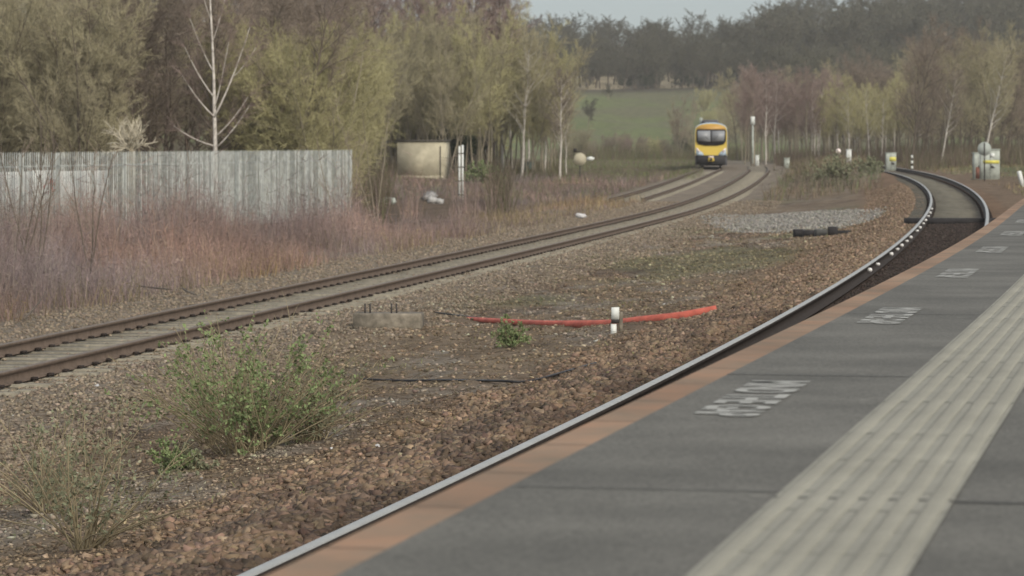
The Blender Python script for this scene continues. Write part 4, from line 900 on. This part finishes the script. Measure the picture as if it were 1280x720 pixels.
x,y,z=on(1230.5,154); e=empty('round_sign',(x,y,z)); c=1.9-(186-182)*154/4000-z; mb=MB(); mb.tube([(0,.0,c),(0,-.02,c)],[.33,.33],26); mb.build('disc',mat('dull_disc',(.34,.37,.34),.7,.1,3),e); mb=MB(); mb.tube([(0,-.04,0),(0,-.04,c+.3)],.03,8); mb.build('pole',M['steel'],e); tag(e,'round grey sign seen from behind on a thin dark pole before the largest cabinet','sign')
e=cab(1113.5,214,.68,.45,1.25,'small white lineside cabinet with yellow label in the middle of the wood edge'); mb=MB(); mb.box((.1,-.232,.86),(.44,.01,.28)); mb.build('yellow_label',M['yellowl'],e); mb=MB(); mb.box((.12,-.232,.55),(.2,.01,.12)); mb.build('dark_label',M['steel'],e)
e=cab(1061,222,.34,.3,1.22,'narrow white upright cabinet where the far track vanishes',mt='white')
e=cab(983.5,262,.42,.35,.92,'small grey white box left of the mound, right of the white signal post')
e=cab(946.5,288,.32,.3,1.,'low white box at the foot of the white signal post',mt='white')
x,y,z=on(941,290); e=empty('signal_post',(x,y,z)); ht=1.9+(182-146)*290/4000-z; mb=MB(); mb.tube([(0,0,0),(0,0,ht-.3)],.09,10); mb.build('post',M['greyw'],e); mb=MB(); mb.box((.0,-.05,ht-.35),(.36,.25,.75),0,0,.04); mb.build('signal_head',M['white'],e); mb=MB(); mb.box((0,.0,.1),(.45,.4,.25)); mb.build('base',M['concrete'],e); tag(e,'tall thin white signal post with a boxy head right of the train','signal')
x,y,z=on(1140,212); e=empty('striped_post',(x,y,z)); mb=MB(); mb.box((0,0,.55),(.1,.08,1.1)); mb.build('post',M['steel'],e)
for j in range(3): mb=MB(); mb.box((0,0,.22+j*.36),(.13,.1,.18)); mb.build('white_band',M['white'],e)
tag(e,'short black post with three white bands right of the yellow label cabinet','post')
x,y,z=on(1048,235); e=empty('round_marker',(x,y,z)); mb=MB(); mb.tube([(0,0,1.0),(0,-.03,1.0)],[.18,.18],16); mb.build('disc',M['tlight'],e); mb=MB(); mb.box((0,.03,.5),(.05,.05,1.)); mb.build('post',M['steel'],e); tag(e,'small pinkish round marker left of the narrow white cabinet','sign')
x,y,z=on(1278.5,132); mb=MB(); mb.box((0,0,.32),(.16,.2,.7),0,R_(8),.03); o=mb.build('white_bollard',M['white'],loc=(x,y,z)); o.rotation_euler=(0,R_(-14),0); tag(o,'stubby white bollard cut by the right edge of the view','bollard')
x,y,z=on(968,250); mb=MB(); mb.box((0,0,.25),(.16,.1,.62),0,R_(8),.02); o=mb.build('lineside_marker',M['concrete'],loc=(x,y,z)); tag(o,'low grey stub post on the mound left of the small box','post')

# ------------------------------------------------------------------ train
TD=261.; sT=float(np.interp(TD,CT.p[:,1],CT.s)); pT,nT,zT=CT.at(np.array([sT])); ang=math.atan2(nT[0,1],nT[0,0])
train=empty('passenger_train',(pT[0,0],pT[0,1],zT[0]),R_(-3.6)); tag(train,'yellow fronted diesel passenger train coming round the far bend','train')
# cross section outline (x,z) above rail
def sec(sx=1.,top=3.75,bot=.95,n=9):
    P=[(-1.31,bot),(-1.35,1.3),(-1.355,2.0),(-1.345,2.8),(-1.31,3.12)]
    arc=[(-1.31+ (1.31)*(1-math.cos(a)),3.12+(top-3.12)*math.sin(a)**.8) for a in np.linspace(0.15,pi/2,7)]
    Lh=P+arc; Rh=[(-x_,z_) for x_,z_ in Lh[::-1][1:]]; return [(x_*sx,z_) for x_,z_ in Lh+Rh]
mb=MB(); secs=[(0.0,.965,3.64,1.0),(.25,.985,3.72,.97),(.7,1.,3.75,.95),(23.,1.,3.75,.95)]
n=len(sec()); V=[]
for yy_,sx,tp,bt in secs: V+= [(a,yy_+(.22*max(0,(z_-2.1))/1.6 if yy_<.1 else (.1*max(0,(z_-2.1))/1.6 if yy_<.5 else 0)),z_) for a,z_ in sec(sx,tp,bt)]
F=[]; 
for i in range(len(secs)-1):
    for j in range(n): F.append([i*n+j,i*n+(j+1)%n,(i+1)*n+(j+1)%n,(i+1)*n+j])
mb.add(V,F,0); mb.add(V[:n],[list(range(n))[::-1]],1); mb.add(V[-n:],[list(range(n))],0)
for fi,f in enumerate(F[:2*n]): pass
body=mb.build('body',[M['tblue'],M['ty']],train)
def fy(z_): return .22*max(0,(z_-2.1))/1.6
def panel(poly,dy,th,m,name,par,tilt=True):
    mb=MB(); V=[(a,(fy(z_) if tilt else 0)-dy,z_) for a,z_ in poly]+[(a,(fy(z_) if tilt else 0)-dy+th,z_) for a,z_ in poly]; k=len(poly)
    mb.add(V,[[i for i in range(k)],[2*k-1-i for i in range(k)]]+[[i,k+i,k+(i+1)%k,(i+1)%k] for i in range(k)]); return mb.build(name,m,par)
# orange crown strip, windscreen mask, panes
crown=[(-1.2,3.14),(1.2,3.14),(1.13,3.34),(.8,3.5),(.4,3.58),(-.4,3.58),(-.8,3.5),(-1.13,3.34)]
panel(crown,.03,.08,M['tyo'],'roof_dome',train)
mask=[(-1.05,1.98),(-.5,1.86),(.5,1.86),(1.05,1.98),(1.2,2.2),(1.21,3.02),(1.17,3.13),(1.08,3.17),(-1.08,3.17),(-1.17,3.13),(-1.21,3.02),(-1.2,2.2)]
wn=panel(mask,.05,.08,M['tmask'],'windscreen_surround',train)
for sg in (-1,1):
    panel([(sg*.05,2.16),(sg*1.06,2.24),(sg*1.12,3.0),(sg*1.05,3.06),(sg*.05,3.06)],.062,.02,M['glass'],'windscreen',wn)
mb=MB(); mb.tube([(.05,-.02,2.15),(.55,.0,2.65)],.02,5); mb.tube([(-.05,-.02,2.15),(-.5,.0,2.6)],.02,5); mb.build('wiper',M['tmask'],wn)
for sg in (-1,1):
    cb=panel([(sg*1.25,1.02),(sg*.55,1.02),(sg*.72,1.3),(sg*1.22,1.66)],.02,.06,M['tblue'],'lower_corner',train)
    panel([(sg*.86,1.36),(sg*1.0,1.28),(sg*1.2,1.52),(sg*1.17,1.70)],.04,.04,M['tlight'],'headlight',train)
mb=MB(); mb.box((0,.15,.68),(2.3,.5,.62)); mb.box((0,.3,.3),(1.9,.4,.2)); mb.build('front_skirt',M['tdark'],train)
mb=MB(); mb.box((0,-.2,.7),(.5,.45,.28),0,0,.05); cp2=mb.build('coupler',M['ty'],train); mb=MB(); mb.box((0,-.2,.93),(.42,.3,.12)); mb.build('coupler_cover',M['tlight'],cp2); mb=MB(); mb.tube([(0,-.5,.72),(0,-.56,.72)],.12,12); mb.build('coupler_face',M['tdark'],cp2)
mb=MB(); mb.box((0,.02,.98),(2.5,.2,.16)); mb.build('bumper_beam',M['tdark'],train)
for sg in (-1,1): mb=MB(); mb.box((sg*1.12,.35,.62),(.36,.4,.75),0,0,.04); mb.build('step_plate',M['tgrey'],train)
mb=MB(); mb.box((0,11.5,.62),(2.4,21,.6)); mb.build('underframe',M['tdark'],train)
for yb in (2.3,4.9,18.,20.6):
    for sg in (-1,1): mb=MB(); mb.tube([(sg*.68,yb,.42),(sg*.82,yb,.42)],[.42,.42],20); mb.build('wheel',M['tdark'],train)
mb=MB(); mb.box((-.1,3.2,3.84),(1.35,3.,.24),0,0,.08); mb.build('roof_unit',M['tgrey'],train)
mb=MB(); mb.box((-.83,2.2,3.88),(.24,.4,.5),0,0,.04); mb.build('roof_pod',M['greyw'],train)
for sg in (-1,1):
    mb=MB(); mb.box((sg*1.349,9.,2.45),(.02,14,.8)); mb.build('side_window_band',M['glass'],train)
    mb=MB(); mb.box((sg*1.352,1.4,2.),(.02,.7,1.9)); mb.build('cab_door',M['tyo'],train)

# ------------------------------------------------------------------ haze, sky, sun, camera
mb=MB(); mb.box((0,500,60-1.5+3),(3400,4200,130)); hz=mb.build('haze',bpy.data.materials.new('haze_air')); m=hz.data.materials[0]; m.use_nodes=True; nt=m.node_tree; nt.nodes.clear()
out=nt.nodes.new('ShaderNodeOutputMaterial'); pv=nt.nodes.new('ShaderNodeVolumePrincipled'); pv.inputs['Color'].default_value=(.9,.9,.87,1); pv.inputs['Density'].default_value=.00022; nt.links.new(pv.outputs[0],out.inputs['Volume']); tag(hz,kind='stuff')
SUN_EL,SUN_AZ = 33, 150    # azimuth clockwise from +Y: low, from the right and slightly behind
w=bpy.data.worlds.new('World'); sc.world=w; w.use_nodes=True; nt=w.node_tree; bg=nt.nodes['Background']; sky=nt.nodes.new('ShaderNodeTexSky'); sky.sky_type='NISHITA'; sky.sun_disc=False
sky.sun_elevation=R_(SUN_EL); sky.sun_rotation=R_(SUN_AZ); sky.air_density=1.; sky.dust_density=.6; sky.ozone_density=1.2
hs=nt.nodes.new('ShaderNodeHueSaturation'); hs.inputs['Saturation'].default_value=.4; nt.links.new(sky.outputs[0],hs.inputs['Color']); 
# low sky dimmed and tinted blue grey at the horizon by an added ramp
tcw=nt.nodes.new('ShaderNodeTexCoord'); sx=nt.nodes.new('ShaderNodeSeparateXYZ'); nt.links.new(tcw.outputs['Generated'],sx.inputs[0]); rm=nt.nodes.new('ShaderNodeMapRange'); rm.interpolation_type='SMOOTHSTEP'
rm.inputs['From Min'].default_value=.03; rm.inputs['From Max'].default_value=.3; nt.links.new(sx.outputs['Z'],rm.inputs['Value'])
cm=nt.nodes.new('ShaderNodeMix'); cm.data_type='RGBA'; cm.inputs['A'].default_value=(.25,.29,.32,1); cm.inputs['B'].default_value=(1.06,1.0,.93,1); nt.links.new(rm.outputs[0],cm.inputs['Factor'])
ml=nt.nodes.new('ShaderNodeMix'); ml.data_type='RGBA'; ml.blend_type='MULTIPLY'; ml.inputs['Factor'].default_value=1; nt.links.new(hs.outputs[0],ml.inputs['A']); nt.links.new(cm.outputs['Result'],ml.inputs['B']); nt.links.new(ml.outputs['Result'],bg.inputs['Color']); bg.inputs['Strength'].default_value=.145
sd_=bpy.data.lights.new('sun','SUN'); sd_.energy=1.5; sd_.angle=R_(20); sd_.color=(1,.92,.79); so=bpy.data.objects.new('sun',sd_); COL.objects.link(so)
from mathutils import Vector
d=Vector((math.sin(R_(SUN_AZ))*math.cos(R_(SUN_EL)),math.cos(R_(SUN_AZ))*math.cos(R_(SUN_EL)),math.sin(R_(SUN_EL)))); so.rotation_euler=d.to_track_quat('Z','Y').to_euler()
cam=bpy.data.cameras.new('camera'); co=bpy.data.objects.new('camera',cam); COL.objects.link(co); co.location=(0,0,CAMZ); co.rotation_euler=(R_(90),0,0)
cam.sensor_width=36; cam.lens=FPX/1280*36; cam.shift_y=-(360-HOR)/1280; cam.clip_start=.1; cam.clip_end=8000
cam.dof.use_dof=True; cam.dof.focus_distance=24; cam.dof.aperture_fstop=7.
sc.camera=co
sc.view_settings.view_transform='Standard'; sc.view_settings.look='None'; sc.view_settings.exposure=.74; sc.view_settings.gamma=1
